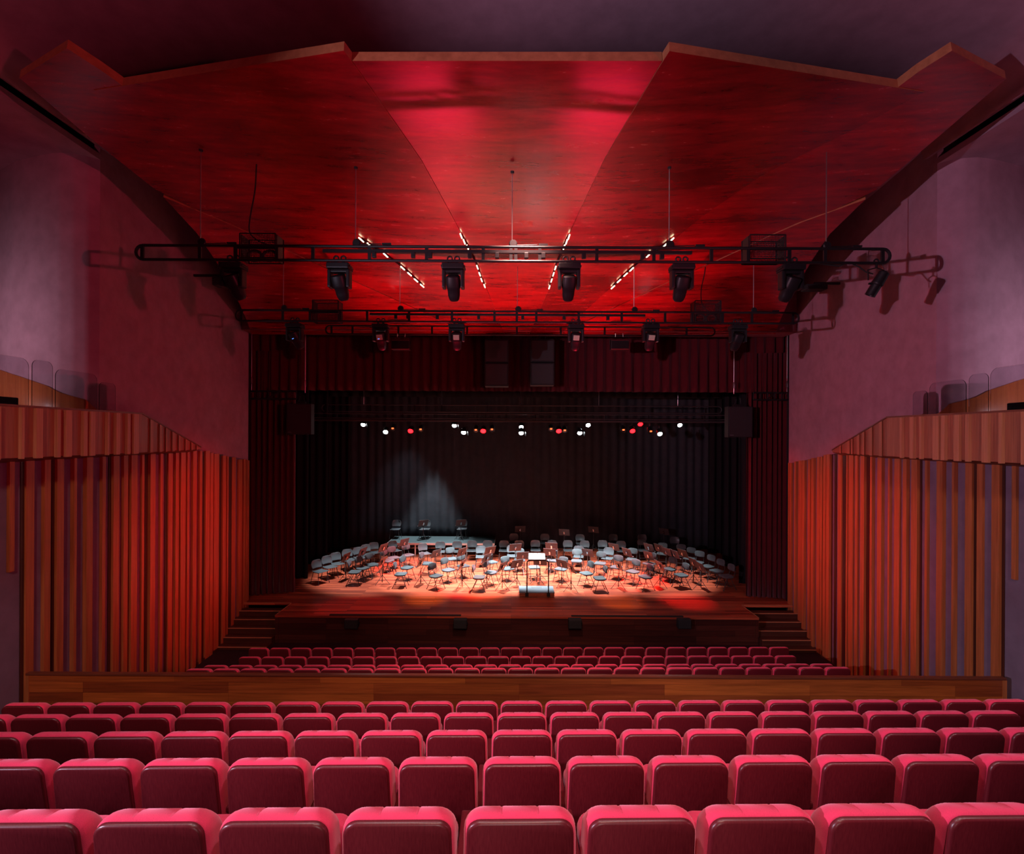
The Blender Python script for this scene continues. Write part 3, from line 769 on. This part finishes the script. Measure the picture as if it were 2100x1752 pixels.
tag(obj('power_cable', MB().tube([at(*q, YT1+.02) for q in ((1680,541),(1720,546),(1742,538),(1762,548),(1776,558),(1790,562))], .012, 6), BLACKM), 'sagging black power cable feeding the cylindrical spotlight', 'cable')
# floods behind the second bar
for px, lab in ((823, 'dark rectangular floodlight behind the second bar, between two moving heads at left'), (1270, 'dark rectangular floodlight behind the second bar, between two moving heads at right')):
    p = at(px, 687, 15.35)
    t = thing('floodlight', lab, 'stage lamp', p, 0, 'floodlights under the half hidden bar')
    obj('housing', MB().bbox(-.28,.28,-.12,.12,-.48,-.16,.02), BLACK, t)
    obj('louver', MB().box((0,-.14,-.2),(.54,.04,.02)).box((0,-.15,-.47),(.56,.06,.02)), REDCLOTH, t)
    obj('stirrup', MB().tube([(-.3,0,-.3),(-.3,0,-.06),(.3,0,-.06),(.3,0,-.3)], .012), BLACK, t)
    for s in (-.12, .12): obj('clamp', MB().tube([(s,0,-.07),(s,0,.04)], .018), CHROME, t)
# line-array speakers before the valance
for (x0, x1, y0, y1), lab in (((994,1043,697,793),'pair of stacked black loudspeakers hanging before the valance, left of centre'), ((1088,1137,697,791),'pair of stacked black loudspeakers hanging before the valance, right of centre')):
    Y = 16.2; a, b = at(x0, y1, Y), at(x1, y0, Y); w = b.x-a.x; h = b.z-a.z
    t = thing('hanging_speaker', lab, 'loudspeaker', ((a.x+b.x)/2, Y, a.z), 0, 'loudspeakers hanging at the centre')
    for k in range(2):
        z0, z1 = (h*.5*k + .012, h*.5*(k+1) - .012)
        cb = obj('cabinet', MB().bbox(-w/2,w/2,-.05,.45,z0,z1,.02), BLACKM, t)
        obj('grille', MB().bbox(-w/2+.04,w/2-.04,-.065,-.05,z0+.04,z1-.04,.006), GRILLE, cb)
    obj('flying_frame', MB().box((0,.15,h+.03),(w*.95,.06,.05)).tube([(-.1,.15,h),(-.1,.15,h+.3)], .012).tube([(.1,.15,h),(.1,.15,h+.3)], .012), BLACK, t)
# side loudspeakers under wall frames
for (x0, x1, y0, y1), fr, cabs, lab in (((587,638,828,891),(512,608,803,818),((516,665,780),(626,670,787)),'black loudspeaker hanging beside the left red curtain'),
                                  ((1493,1544,834,897),(1545,1618,806,820),((1505,690,790),(1614,664,788)),'black loudspeaker hanging beside the right red curtain')):
    Y = 16.3; a, b = at(x0, y1, Y), at(x1, y0, Y); w = b.x-a.x; h = b.z-a.z
    t = thing('side_speaker', lab, 'loudspeaker', ((a.x+b.x)/2, Y, a.z), 0, 'loudspeakers beside the stage opening')
    obj('cabinet', MB().bbox(-w/2,w/2,0,.28,0,h,.02), BLACKM, t)
    obj('grille', MB().bbox(-w/2+.03,w/2-.03,-.015,0,.03,h-.03,.006), GRILLE, t)
    obj('badge', MB().box((-w/2+.12,-.017,.07),(.12,.004,.03)), plain('badge_grey', (.09,.08,.085), .5), t)
    obj('bracket', MB().box((0,.2,h+.04),(.3,.1,.08)).tube([(-.12,.2,h),(-.05,.2,h+.25)], .02).tube([(.12,.2,h),(.08,.2,h+.3)], .02), BLACK, t)
    fa, fb = at(fr[0], fr[3], Y+.25), at(fr[1], fr[2], Y+.25)
    g = thing('rigging_frame', lab.replace('black loudspeaker hanging', 'dark tubular rigging frame high'), 'rigging frame', ((fa.x+fb.x)/2, Y+.25, fa.z), 0, 'rigging frames beside the stage opening')
    W_ = (fb.x-fa.x)/2; H_ = fb.z-fa.z
    m = MB().tube([(-W_,0,0),(W_,0,0)], .03).tube([(-W_,0,H_),(W_,0,H_)], .03)
    for k in range(6): m.tube([(-W_+2*W_*k/5,0,0),(-W_+2*W_*k/5,0,H_)], .02)
    m.tube([(-W_*.3,0,0),(W_*.3,0,H_)], .02)
    obj('frame', m, BLACK, g)
    for cx, cy0, cy1 in cabs:
        q0, q1 = at(cx, cy0, Y+.25), at(cx, cy1, Y+.25)
        q0, q1 = q0 - g.location, q1 - g.location
        cb = obj('cable', MB().tube([(q1.x,0,H_*.8),(q1.x,0,q0.z)], .011, 6), STEEL, g)
        obj('shackle', MB().lathe([(0,-.12),(.03,-.1),(.035,0),(.02,.1),(0,.12)], 8, Matrix.Translation((q1.x,0,q1.z))), STEEL, cb)
# small wall brackets with lamps near the header
for x0, x1, y0, y1, Y, lab in ((441,463,560,588,13.4,'small dark lamp bracket on the left wall under the ceiling panels'),(1648,1691,578,596,13.4,'small dark lamp bracket on the right wall under the ceiling panels')):
    a, b = at(x0, y1, Y), at(x1, y0, Y); s = -1 if x0 < 1000 else 1
    t = thing('bracket_lamp', lab, 'lamp', ((a.x+b.x)/2, Y, a.z), 0, 'bracket lamps on the side walls')
    w, h = b.x-a.x, b.z-a.z
    obj('lamp_body', MB().bbox(-w/2, w/2, -.15, .15, 0, h*.6, .03), BLACKM, t)
    xa = (8.98 if s > 0 else lx(8.98)) - (a.x+b.x)/2
    obj('arm', MB().box((xa/2, 0, h*.8), (abs(xa), .06, .06)), BLACK, t)

# ------------------------------------------------------------------ stage rig
bar('rear lighting bar above the stage', 21.0, 660, 1480, 832, 846, [760,850,905,1000,1110,1215,1290,1400], [(746,800),(906,800),(1068,800),(1228,800),(1390,800)], .022, None, 'lighting bars above the stage', False, RIGBAR)
bar('front lighting bar above the stage carrying the lit lamps', 19.4, 610, 1490, 850, 863, [690,792,806,826,864,892,896,921,980,996,1038,1098,1156,1215,1242,1246,1271,1330,1445], [], .022, None, 'lighting bars above the stage', False, RIGBAR)
bar('lowest plain lighting bar above the stage', 18.9, 620, 1500, 859, 865, [], [], .018, None, 'lighting bars above the stage', False, RIGBAR)
can_m = MB().lathe([(0,.14),(.08,.14),(.10,.10),(.105,-.08),(.115,-.12),(.105,-.12),(.10,-.10)], 16).mesh('can', BLACK)
lw_m = MB().lathe([(0,-.112),(.085,-.112),(.088,-.105),(0,-.10)], 16).mesh('lens', WHITELAMP)
lr_m = MB().lathe([(0,-.112),(.10,-.112),(.102,-.105),(0,-.10)], 16).mesh('lens', REDLAMP)
ld_m = MB().lathe([(0,-.112),(.085,-.112),(.088,-.105),(0,-.10)], 16).mesh('lens', LENS)
am_m = MB().box((0,-.05,-.125),(.08,.05,.03)).mesh('indicator', AMBERLAMP)
sty_m = MB().tube([(-.13,0,0),(-.13,0,.16),(.13,0,.16),(.13,0,0)], .01, 6).tube([(0,0,.16),(0,0,.26)], .014, 6).mesh('stirrup', BLACK)
barn_m = MB().box((0,-.16,-.16),(.20,.004,.10), Matrix.Rotation(.5,3,'X')).box((.16,0,-.16),(.004,.2,.10), Matrix.Rotation(-.5,3,'Y')).mesh('barn_door', BLACK)
def rig(px, py, Y, kind, label, yaw=0, bd=False):
    p = at(px, py, Y); p.y = Y
    t = thing('stage_lamp', label, 'stage lamp', p, math.radians(yaw), 'lamps of the rig above the stage')
    b = link('can', can_m, t); b.rotation_euler = (math.radians(-52), 0, 0); b.location = (0, .07, .06)
    link('lens', {'w': lw_m, 'r': lr_m, 'd': ld_m}[kind], b)
    if kind == 'd': link('indicator', am_m, b)
    if bd: link('barn_door', barn_m, b)
    s = link('stirrup', sty_m, t); s.location = (0, .07, .06)
    return t
WL = [(745,871),(791,886),(932,873),(951,887),(1069,876),(1069,888),(1189,888),(1206,872),(1353,890),(1394,872)]
for i, (x, y) in enumerate(WL): rig(x, y, 20.3 if y < 880 else 19.1, 'w', 'small glaring white stage lamp in the rig, %s white one from the left' % ORD[i], 0, i in (0,2,3,5,6))
RL = [(842,884),(991,884),(1146,884),(1297,884),(1313,870)]
for i, (x, y) in enumerate(RL): rig(x, y, 20.3 if y < 880 else 19.1, 'r', 'glowing red stage lamp in the rig, %s red one from the left' % ORD[i])
DL = [(806,880),(863,882),(976,883),(1009,882),(1130,881),(1158,884),(1278,883),(1334,886)]
for i, (x, y) in enumerate(DL): rig(x, y, 19.25, 'd', 'unlit dark stage lamp in the rig, %s unlit one from the left' % ORD[i])

# ------------------------------------------------------------------ podium and riser
pod = thing('conductor_podium', 'conductor podium with pale top and black guard rail near the stage edge', 'podium', (at(1101,1227,16.72).x, 16.72, SZ))
obj('platform', MB().bbox(-.60,.60,0,.72,.06,.17,.01).bx(-.58,.58,.04,.68,0,.06), PODFRONT, pod)
obj('top_board', MB().bbox(-.61,.61,-.01,.73,.17,.20,.008), PODTOP, pod)
obj('darker_patch', MB().bbox(-.17,.20,.48,.62,.198,.204,.002), plain('darker_patch_grey', (.12,.13,.14), .6), pod)  # slightly darker flat patch on the top board
xp0, xp1 = at(1080.5,1210,16.75).x - pod.location.x, at(1124.5,1210,16.75).x - pod.location.x
obj('guard_rail', MB().tube([(xp0,-.03,.08),(xp0,-.03,1.22),(xp0+.02,-.03,1.27),(xp0+.07,-.03,1.30),(xp1-.07,-.03,1.30),(xp1-.02,-.03,1.27),(xp1,-.03,1.22),(xp1,-.03,.08)], .02, 8), BLACK, pod)
obj('mid_rail', MB().tube([(xp0,-.03,.76),(xp1,-.03,.76)], .014, 8), STEEL, pod)
for x in (xp0, xp1): obj('rail_clamp', MB().bbox(x-.055,x+.055,-.06,-.01,.07,.19,.008), BLACKM, pod)
ra, rb_ = atz(792, 1116, SZ+.62), atz(1013, 1117, SZ+.62)
rz_ = thing('riser', 'low black platform on metal legs carrying three chairs at the back', 'riser', ((ra.x+rb_.x)/2, 22.4, SZ))
W_ = (rb_.x-ra.x)/2
obj('deck', MB().bx(-W_,W_,.03,1.55,.55,.62), RISERTOP, rz_)
obj('edge_rail', MB().bx(-W_,W_,0,.03,.53,.622).bx(-W_-.02,-W_,0,1.55,.53,.622).bx(W_,W_+.02,0,1.55,.53,.622), ALU, rz_)
for i in range(5):
    for y in (.08, 1.45):
        obj('leg', MB().bx(-W_+.05+(2*W_-.15)*i/4, -W_+.1+(2*W_-.15)*i/4, y, y+.05, 0, .54), ALU, rz_)

# ------------------------------------------------------------------ orchestra chairs
def shell_ring(pts): return pts
def pad(mb, w, d, t, zc, y0, curve=0, n=8):
    """soft pad in local XY"""
    rows_t, rows_b = [], []
    out = []
    for lv, (ins, z) in enumerate(((.02,-t/2),(0,-t/4),(0,t/4),(.012,t/2))):
        ring = []
        for k in range(28):
            a = 2*PI*k/28; ca, sa = math.cos(a), math.sin(a)
            x = (w/2-ins)*math.copysign(abs(ca)**.45, ca); y = (d/2-ins)*math.copysign(abs(sa)**.45, sa)
            ring.append(Vector((x, y0+y, zc+z - curve*(x/w*2)**2*.0 + .012*math.cos(PI*y/d)*(-1))))
        out.append(ring)
    return mb.loft(out)
def backpad(mb, w, z0, z1, y0, t, bend, rake, p=.5):
    rings = []
    for ins, o in ((.015,-t/2),(0,-t/4),(0,t/4),(.012,t/2)):
        ring = []
        for k in range(28):
            a = 2*PI*k/28; ca, sa = math.cos(a), math.sin(a)
            x = (w/2-ins)*math.copysign(abs(ca)**p, ca); z = ((z1-z0)/2-ins)*math.copysign(abs(sa)**p, sa)
            ring.append(Vector((x, y0 + o + bend*(x/(w/2))**2 - rake*(z+(z1-z0)/2), (z0+z1)/2+z)))
        rings.append(ring)
    return mb.loft(rings)
def leg(a, b, r=.011): return MB().tube([a, b], r, 8).lathe([(0,0),(.016,0),(.014,.03),(0,.03)], 8, Matrix.Translation(b))
O_PARTS = [('seat', pad(MB(), .44, .42, .055, .475, .0).mesh('seat', PADCLOTH)),
           ('backrest', backpad(MB(), .40, .66, .90, -.235, .04, .045, .10, .55).mesh('backrest', PADCLOTH)),
           ('back_frame', MB().tube([(-.15,-.02,.43),(-.155,-.20,.45),(-.15,-.25,.60),(-.13,-.285,.80)], .011).tube([(.15,-.02,.43),(.155,-.20,.45),(.15,-.25,.60),(.13,-.285,.80)], .011).tube([(-.17,-.15,.43),(-.17,.14,.44)], .011).tube([(.17,-.15,.43),(.17,.14,.44)], .011).mesh('back_frame', FRAMEM)),
           ('stretcher', MB().tube([(-.19,-.16,.20),(.19,-.16,.20)], .008).tube([(-.19,.17,.17),(.19,.17,.17)], .008).tube([(-.19,-.2,.14),(-.19,.2,.14)], .008).tube([(.19,-.2,.14),(.19,.2,.14)], .008).mesh('stretcher', FRAMEM))]
O_LEGS = [leg((s*.175, .08, .44), (s*.205, .25, .0)).mesh('leg', FRAMEM) for s in (-1,1)] + [leg((s*.175, -.06, .44), (s*.205, -.27, .0)).mesh('leg', FRAMEM) for s in (-1,1)]
def s_seat():
    rows = []
    for j in range(9):
        t = j/8; y = .23 - .46*t; z = .455 + (.012 if j in (0,) else 0) - .02*math.sin(PI*t) - (.02*(1-t*8) if t < .12 else 0)
        w = .235 - .02*t; rows.append([Vector((w*k/6, y, z + .012*(k/6)**2)) for k in range(-6, 7)])
    return MB().grid(rows)
def s_back():
    rows = []
    for j in range(9):
        t = j/8; z = .54 + .30*t; w = (.195+.03*math.sin(PI*min(1,t*1.1)))*(1 if t < .8 else 1-.9*(t-.8)**2*6)
        rows.append([Vector((w*k/6, -.235 - .07*t + .05*(k/6)**2 - .02*math.sin(PI*t), z)) for k in range(-6, 7)])
    return MB().grid(rows)
def solid(mb, name, mt, th=.014):
    me = mb.mesh(name, mt); o = bpy.data.objects.new('tmp', me); COL.objects.link(o)
    sd = o.modifiers.new('s', 'SOLIDIFY'); sd.thickness = th; sd.offset = 0
    sb = o.modifiers.new('b', 'SUBSURF'); sb.levels = 1
    dg = bpy.context.evaluated_depsgraph_get(); dg.update()
    me2 = bpy.data.meshes.new_from_object(o.evaluated_get(dg)); me2.name = name
    bpy.data.objects.remove(o); return me2
S_PARTS = [('seat', solid(s_seat(), 'seat', SHELL)), ('backrest', solid(s_back(), 'backrest', SHELL)),
           ('back_frame', MB().tube([(-.16,.0,.435),(-.17,-.20,.45),(-.17,-.235,.52),(-.165,-.255,.62)], .012).tube([(.16,.0,.435),(.17,-.20,.45),(.17,-.235,.52),(.165,-.255,.62)], .012).tube([(-.19,.17,.43),(-.19,-.17,.43)], .011).tube([(.19,.17,.43),(.19,-.17,.43)], .011).mesh('back_frame', FRAMEM))]
S_LEGS = [leg((s*.19, .15, .435), (s*.235, .22, 0)).mesh('leg', FRAMEM) for s in (-1,1)] + [leg((s*.19, -.15, .435), (s*.235, -.26, 0)).mesh('leg', FRAMEM) for s in (-1,1)]
def chair(kind, px, py, dx, zf, label, group):
    p = atz(px, py, zf + .47)
    off = dx*p.y/1000/.30
    sx = max(-1, min(1, off)); fy = -math.sqrt(max(.0, 1-sx*sx))
    ang = math.atan2(-sx, fy)
    t = thing('padded_chair' if kind == 'O' else 'shell_chair', label, 'chair', (p.x, p.y, zf), ang, group)
    for n, me in (O_PARTS if kind == 'O' else S_PARTS): link(n, me, t)
    for me in (O_LEGS if kind == 'O' else S_LEGS): link('leg', me, t)
    return t
def sweep(kind, lst, zf, fmt, group, order=True):
    if order: lst = sorted(lst)
    for i, (x, y, d) in enumerate(lst): chair(kind, x, y, d, zf, fmt % ORD[i], group)
sweep('S', [(657,1170.6,13.7),(676.7,1161.9,12),(692.6,1155.3,10),(716,1147.6,9),(738,1143,9),(754.4,1136.7,9),(768,1132.3,6),(810.3,1128.5,9)], SZ,
      'dark shell chair, %s of the slanting file along the left side curtains', 'shell chairs along the side curtains')
sweep('S', [(902,1130.6,1),(937,1130,1),(967.3,1128.5,0),(999.6,1128,0),(1033.6,1128.5,0),(1065,1128,0),(1098.2,1127.5,0),(1132.9,1128,0),(1165.7,1128,0),(1199.7,1128.7,-1),(1236.9,1128,-1),(1275.2,1129.3,-1)], SZ,
      'dark shell chair facing forward, %s from the left in the long straight row', 'shell chairs in the long straight row')
sweep('S', [(1053.6,1112.6,0),(1118,1113.2,0),(1191,1114.5,0),(1259.8,1114,0),(1319.7,1114.5,0),(1385.3,1120,-2)], SZ,
      'dim shell chair, %s from the left in the rearmost row before the backdrop', 'shell chairs in the rearmost row')
sweep('S', [(810.8,1084.6,0),(871.5,1084.6,-1),(947.6,1084,-1)], SZ+.62, 'brightly lit shell chair on the low black platform, %s from the left', 'shell chairs on the platform')
sweep('S', [(871.5,1134.5,8),(986.5,1141,1),(1050.5,1139.2,1),(1186,1140.5,-3),(1245.5,1144.2,-6)], SZ, 'single shell chair among padded ones, %s such from the left', 'shell chairs between the padded chairs')
sweep('O', [(1318.5,1129.3,0),(1357.5,1136,-6),(1396.5,1139.2,-5),(1413.8,1146,-10),(1431,1154,-10),(1451,1162,-14),(1469.5,1171.4,-15),(1489.3,1182,-16.5)], SZ,
      'grey padded chair, %s of the slanting file along the right side curtains', 'padded chairs along the side curtains')
INNER = [(728,1173.4,17),(744.6,1165.7,15),(764.3,1158.6,13),(796,1150.4,14),(808,1144.3,10),(837.5,1138.9,10),(874.8,1155.8,15),(822.2,1177.7,17),(835.3,1164.6,15),
         (894.5,1181.6,14),(919.7,1169.5,13),(927.3,1146.5,8),(950.3,1161.3,9),(983.2,1184.3,17),(1007.3,1174.5,15),(1008.4,1153.6,10),(1041.3,1166.8,9),
         (1066,1149,1),(1095.7,1164,3),(1131.6,1150.4,-4),(1150.2,1167.7,-9),(1182.4,1151,-3),(1202.2,1176.4,-15),(1229.4,1186.3,-17),(1230.7,1156,-6),(1264,1164,-9),
         (1295,1148,-7),(1297.4,1172.7,-13),(1323.4,1183.2,-16),(1330.9,1156.6,-12),(1373,1167.7,-13),(1396.5,1180,-16)]
FR = [q for q in INNER if q[1] > 1172]; MR = [q for q in INNER if 1158 < q[1] <= 1172]; BR = [q for q in INNER if q[1] <= 1158]
sweep('O', FR, SZ, 'grey padded chair, %s from the left in the front arc near the podium', 'padded chairs of the front arc')
sweep('O', MR, SZ, 'grey padded chair, %s from the left in the middle arc of the orchestra', 'padded chairs of the middle arc')
sweep('O', BR, SZ, 'padded chair in coloured light, %s from the left in the inner rear arc', 'padded chairs of the inner rear arc')

# ------------------------------------------------------------------ music stands
def stand_meshes(h):
    pole = MB().tube([(0,0,.06),(0,0,.55)], .014, 8).tube([(0,0,.5),(0,0,h-.06)], .009, 8).mesh('pole', FRAMEM)
    R = Matrix.Rotation(math.radians(-22), 3, 'X')
    dk = MB()
    dk.box((0,0,h), (.50,.012,.34), R)
    dk.box(Vector((0,0,h)) + R @ Vector((0,-.035,-.165)), (.50,.07,.01), R)
    desk = dk.mesh('desk', DESK)
    br = MB().box(Vector((0,0,h)) + R @ Vector((0,.025,-.02)), (.05,.04,.14), R).lathe([(0,0),(.02,0),(.02,.03),(0,.03)], 8, Matrix.Translation((.03,.03,h-.06))).mesh('bracket', CHROME)
    return pole, desk, br
T_LEG = [MB().tube([(0,0,.33),(.30*math.cos(a),.30*math.sin(a),.01)], .009, 6).tube([(0,0,.12),(.15*math.cos(a),.15*math.sin(a),.165)], .006, 6).mesh('leg', FRAMEM) for a in (PI/2, PI/2+2*PI/3, PI/2+4*PI/3)]
T_COL = MB().lathe([(0,.29),(.022,.29),(.026,.35),(0,.36)], 10).mesh('collar', FRAMEM)
CACHE = {}
PODP = Vector((pod.location.x, 17.0, 0))
def stand(x, yd, yb, zf, label, group, ang=None, paper=False):
    if yb:
        p = atz(x, yb, zf); h = at(x, yd, p.y).z - zf
    else:
        p = atz(x, yd, zf+1.05); h = 1.05
    h = round(max(.78, min(1.3, h))*20)/20
    if h not in CACHE: CACHE[h] = stand_meshes(h)
    d = PODP - Vector((p.x, p.y, 0))
    a = math.atan2(-d.x, d.y) if ang is None else math.radians(ang)
    t = thing('music_stand', label, 'music stand', (p.x, p.y, zf), a, group)
    pole, desk, br = CACHE[h]
    link('pole', pole, t); link('desk', desk, t); link('bracket', br, t); link('collar', T_COL, t)
    for me in T_LEG: link('leg', me, t)
    return t, h
ST = [(743.5,1132,0),(709.5,1144,1191),(786,1123.5,0),(784,1152,1198),(828.8,1112.6,0),(863,1153,1200),(894,1144.3,1176),(948,1156.4,1208),(947,1132.3,0),(998.5,1144.3,0),
      (1005,1129,0),(1030,1163,1210),(1072,1139,1181),(1060,1156.6,1203.6),(1127,1133,1179),(1107.3,1155.3,1195),(1152,1157.8,1203.6),(1171,1165,1213.5),(1205,1143,1174),
      (1258.5,1134.3,1160),(1268,1160,1207.3),(1057,1123,0),(1131,1120.7,0),(1330.9,1123,0),(1352,1124.4,0),(1367.4,1131.8,0),(1384,1136.8,0),(1400,1145.4,1175),
      (1422,1154,1197.4),(1437.5,1162.8,1208.6),(1353.5,1160.3,1204.9),(1329.6,1149,1180),(1285.8,1133,0)]
HI = [(1067,1085.4,0),(1157,1092,0),(1217,1086.6,0),(1361.8,1090.3,0)]
def stands(lst, zf, fmt, grp):
    for i, q in enumerate(sorted(lst)): stand(q[0], q[1], q[2], zf, fmt % ORD[i], grp)
stands([q for q in ST if q[1] > 1150], SZ, 'dark music stand, %s from the left among the front arc stands', 'music stands of the front arc')
stands([q for q in ST if 1128 < q[1] <= 1150], SZ, 'dark music stand, %s from the left among the middle stands', 'music stands of the middle arc')
stands([q for q in ST if q[1] <= 1128], SZ, 'reddish lit music stand, %s from the left behind the inner rear arc', 'music stands behind the rear arc')
stands(HI, SZ, 'tall music stand before the black backdrop, %s from the left', 'tall music stands at the back')
stands([(868,1073,1108),(945,1072,1107)], SZ+.62, 'music stand on the low platform, %s from the left', 'music stands on the platform')
ct, chh = stand(1100.7, 1141.5, 1197, SZ, 'conductor music stand facing the podium with a white score on it', None, ang=0)
for o in list(ct.children):
    if o.name.startswith('bracket'): bpy.data.objects.remove(o); continue
    if o.name.startswith('desk'):
        R2 = Matrix.Rotation(math.radians(-62), 3, 'X')
        dk = MB().box((0,0,chh), (.62,.012,.40), R2).box(Vector((0,0,chh)) + R2 @ Vector((0,-.035,-.2)), (.62,.07,.01), R2)
        o.data = dk.mesh('desk', DESK)
sc_ = obj('score', MB().box((-.135,0,0),(.265,.012,.34)).box((.135,0,0),(.265,.012,.34)), PAPER)
sc_.rotation_euler = (math.radians(-62), 0, 0)
sc_.location = ct.location + Vector((0, 0, chh)) + Matrix.Rotation(math.radians(-62), 3, 'X') @ Vector((0, -.014, .01))
tag(sc_, 'open white score lying on the conductor stand', 'sheet music')

# ------------------------------------------------------------------ light
def spot(name, loc, target, power, color, deg, blend=.6, size=.1, spec=1.0):
    l = bpy.data.lights.new(name, 'SPOT'); l.energy = power; l.color = color; l.spot_size = math.radians(deg); l.spot_blend = blend; l.shadow_soft_size = size
    l.specular_factor = spec
    o = bpy.data.objects.new(name, l); COL.objects.link(o); o.location = loc
    o.rotation_euler = (Vector(target) - Vector(loc)).to_track_quat('-Z', 'Y').to_euler(); return o
def area(name, loc, target, power, color, sx, sy):
    l = bpy.data.lights.new(name, 'AREA'); l.shape = 'RECTANGLE'; l.size = sx; l.size_y = sy; l.energy = power; l.color = color
    o = bpy.data.objects.new(name, l); COL.objects.link(o); o.location = loc
    l.spread = math.radians(60); o.rotation_euler = (Vector(target) - Vector(loc)).to_track_quat('-Z', 'Y').to_euler(); return o
RIGZ = 7.0
W = (.86,.96,1.0); RED = (1,.02,.03); AMB = (1,.50,.06)
# rig over the stage, aimed forward and down
RY = 18.65; RIGZ = 6.75
for x, e in ((-6.0,2600),(-3.2,5200),(-.9,8000),(1.2,8000),(3.4,5600),(6.2,2600)): spot('rig_white', (x, RY, RIGZ), (x*.9, 19.35, SZ), e, W, 53, .5)
spot('rig_white_back', (-2.5, RY, RIGZ), (-2.5, 21.2, SZ), 2400, W, 46, .7); spot('rig_white_back', (2.9, RY, RIGZ), (2.9, 21.2, SZ), 2400, W, 46, .7)
for x, tx, ty, e, dg in ((-4.0,-4.4,20.4,6000,28),(-1.1,-1.4,17.9,3600,30),(1.8,1.6,19.8,4200,28),(4.8,4.6,18.9,5200,32)): spot('rig_red', (x, RY, RIGZ), (tx, ty, SZ), e, RED, dg, .6)
spot('rig_red_front', (5.0, RY, RIGZ), (5.9, 16.6, SZ), 1700, RED, 20, 1)
spot('rig_red_front', (-4.6, RY, RIGZ), (-5.0, 15.6, SZ), 500, RED, 30, .8)
for x, tx, ty in ((-3.2,-2.9,16.75),(-1.0,-.9,17.1),(2.5,3.6,16.5)): spot('rig_amber', (x, RY, RIGZ), (tx, ty, SZ), 1700, AMB, 18, 1)
spot('rig_red_curtain', (3.0, 18.65, RIGZ), (8.0, 17.1, 4.5), 700, RED, 44, .8)
# back row and curtain
spot('rig_curtain', (-4.4, 21.6, 9.0), (-5.5, 24.1, 2.6), 380, (.70,.86,1), 38, .9)
spot('rig_platform', (-3.9, 22.7, 8.8), (-3.9, 23.0, 1.5), 5200, W, 34, .5)
# front of house lamps on the second bar
for x in (-3.1, 3.1): spot('bar_white', (x, 12.0, 8.7), (x*1.1, 20.0, 1.0), 220, W, 34, .8)
# house downlights over the raked block
for x in (-6, -2, 2, 6):
    spot('house_down', (x, 1.2, 12.6), (x, 3.2, 4), 780, (1,.88,.88), 84, .8, .25)
# unseen lamp added behind the seats for back-panel sheen, and warm house lamps for the sides
spot('added_sheen_lamp', (.2, -4.6, 4.95), (.2, 3.0, 4.2), 330, (1,.93,.88), 40, 1, .35)
for x, e in ((-6.5,950),(6.8,950)):
    spot('house_warm', (x*.55, -1.5, 9.5), (x*1.36, 8.6, 3.4), e*1.15, (1,.70,.52), 44, .9, .3)
spot('house_front', (.2, -3, 11.5), (.2, 8.6, 2.0), 1600, (1,.70,.54), 42, .9, .3)
spot('stalls_red', (.2, 8.0, 11.0), (.2, 11.6, 1.0), 2100, (1,.50,.42), 54, .9, .2)
# balcony floods: each lights the opposite wall
spot('balcony_flood', (-8.25, -.8, 7.2), (9.0, 10.4, 9.0), 3600, (.90,.76,1), 66, .5, .05)
spot('balcony_flood', (8.55, -.8, 7.2), (-8.8, 11.5, 8.6), 260, (1,.45,.55), 70, .5, .05)
spot('balcony_red', (-8.25, -.6, 7.2), (9.2, 15.8, 7.4), 2700, (1,.03,.10), 40, .9, .1)
spot('balcony_red', (8.55, -.6, 7.2), (-8.8, 13.4, 8.2), 2300, (1,.03,.10), 58, .9, .1)
spot('bay_wash', (-11.2, 7.4, 8.1), (-10.2, 10, 8.3), 210, (1,.80,.90), 120, 1, .15)
spot('bay_wash', (11.5, 7.4, 8.0), (10.4, 10, 8.2), 230, (.97,.84,1), 120, 1, .15)
# red washes on the battens from the second bar
spot('wall_red', (5.0, 11.6, 8.7), (-8.7, 13.2, 3.4), 5200, (1,.025,.025), 27, 1)
spot('wall_red', (-4.5, 11.6, 8.7), (9.0, 13.0, 3.4), 5200, (1,.025,.025), 27, 1)
# red strips added at the stage edge to streak and wash the ceiling panels
area('added_red_strip', (-2.9, 15.06, 1.0), (-2.0, 11.5, 10.4), 30, (1,.015,.06), 2.6, .12)
area('added_red_strip', (3.2, 15.06, 1.0), (2.2, 11.5, 10.4), 30, (1,.015,.06), 2.6, .12)
for x in (-2.7, 3.0): spot('trough_spot', (x, 15.1, 1.05), (x*.7, 13.2, 10.4), 5000, (1,.012,.05), 46, .9, .15)
spot('ceiling_glow', (.2, -2.5, 8.5), (.9, 6.2, 13), 360, (.85,.78,1), 30, 1, .3)
for x, e, c in ((-1,640,(1,.24,.32)),(1,820,(1,.34,.46))): spot('cove_red', (6.0*x, -2.0, 8.0), (7.4*x, 6.2, 12.8), e, c, 50, 1, .2)

w = bpy.data.worlds.new('dark'); SC.world = w; w.use_nodes = True
w.node_tree.nodes['Background'].inputs[0].default_value = (0,0,0,1)
SC.view_settings.view_transform = 'Standard'; SC.view_settings.look = 'None'; SC.view_settings.gamma = 1
SC.view_settings.exposure = 0; SC.view_settings.use_curve_mapping = False
SC.cycles.use_denoising = True
SC.cycles.max_bounces = 8; SC.cycles.sample_clamp_indirect = 6
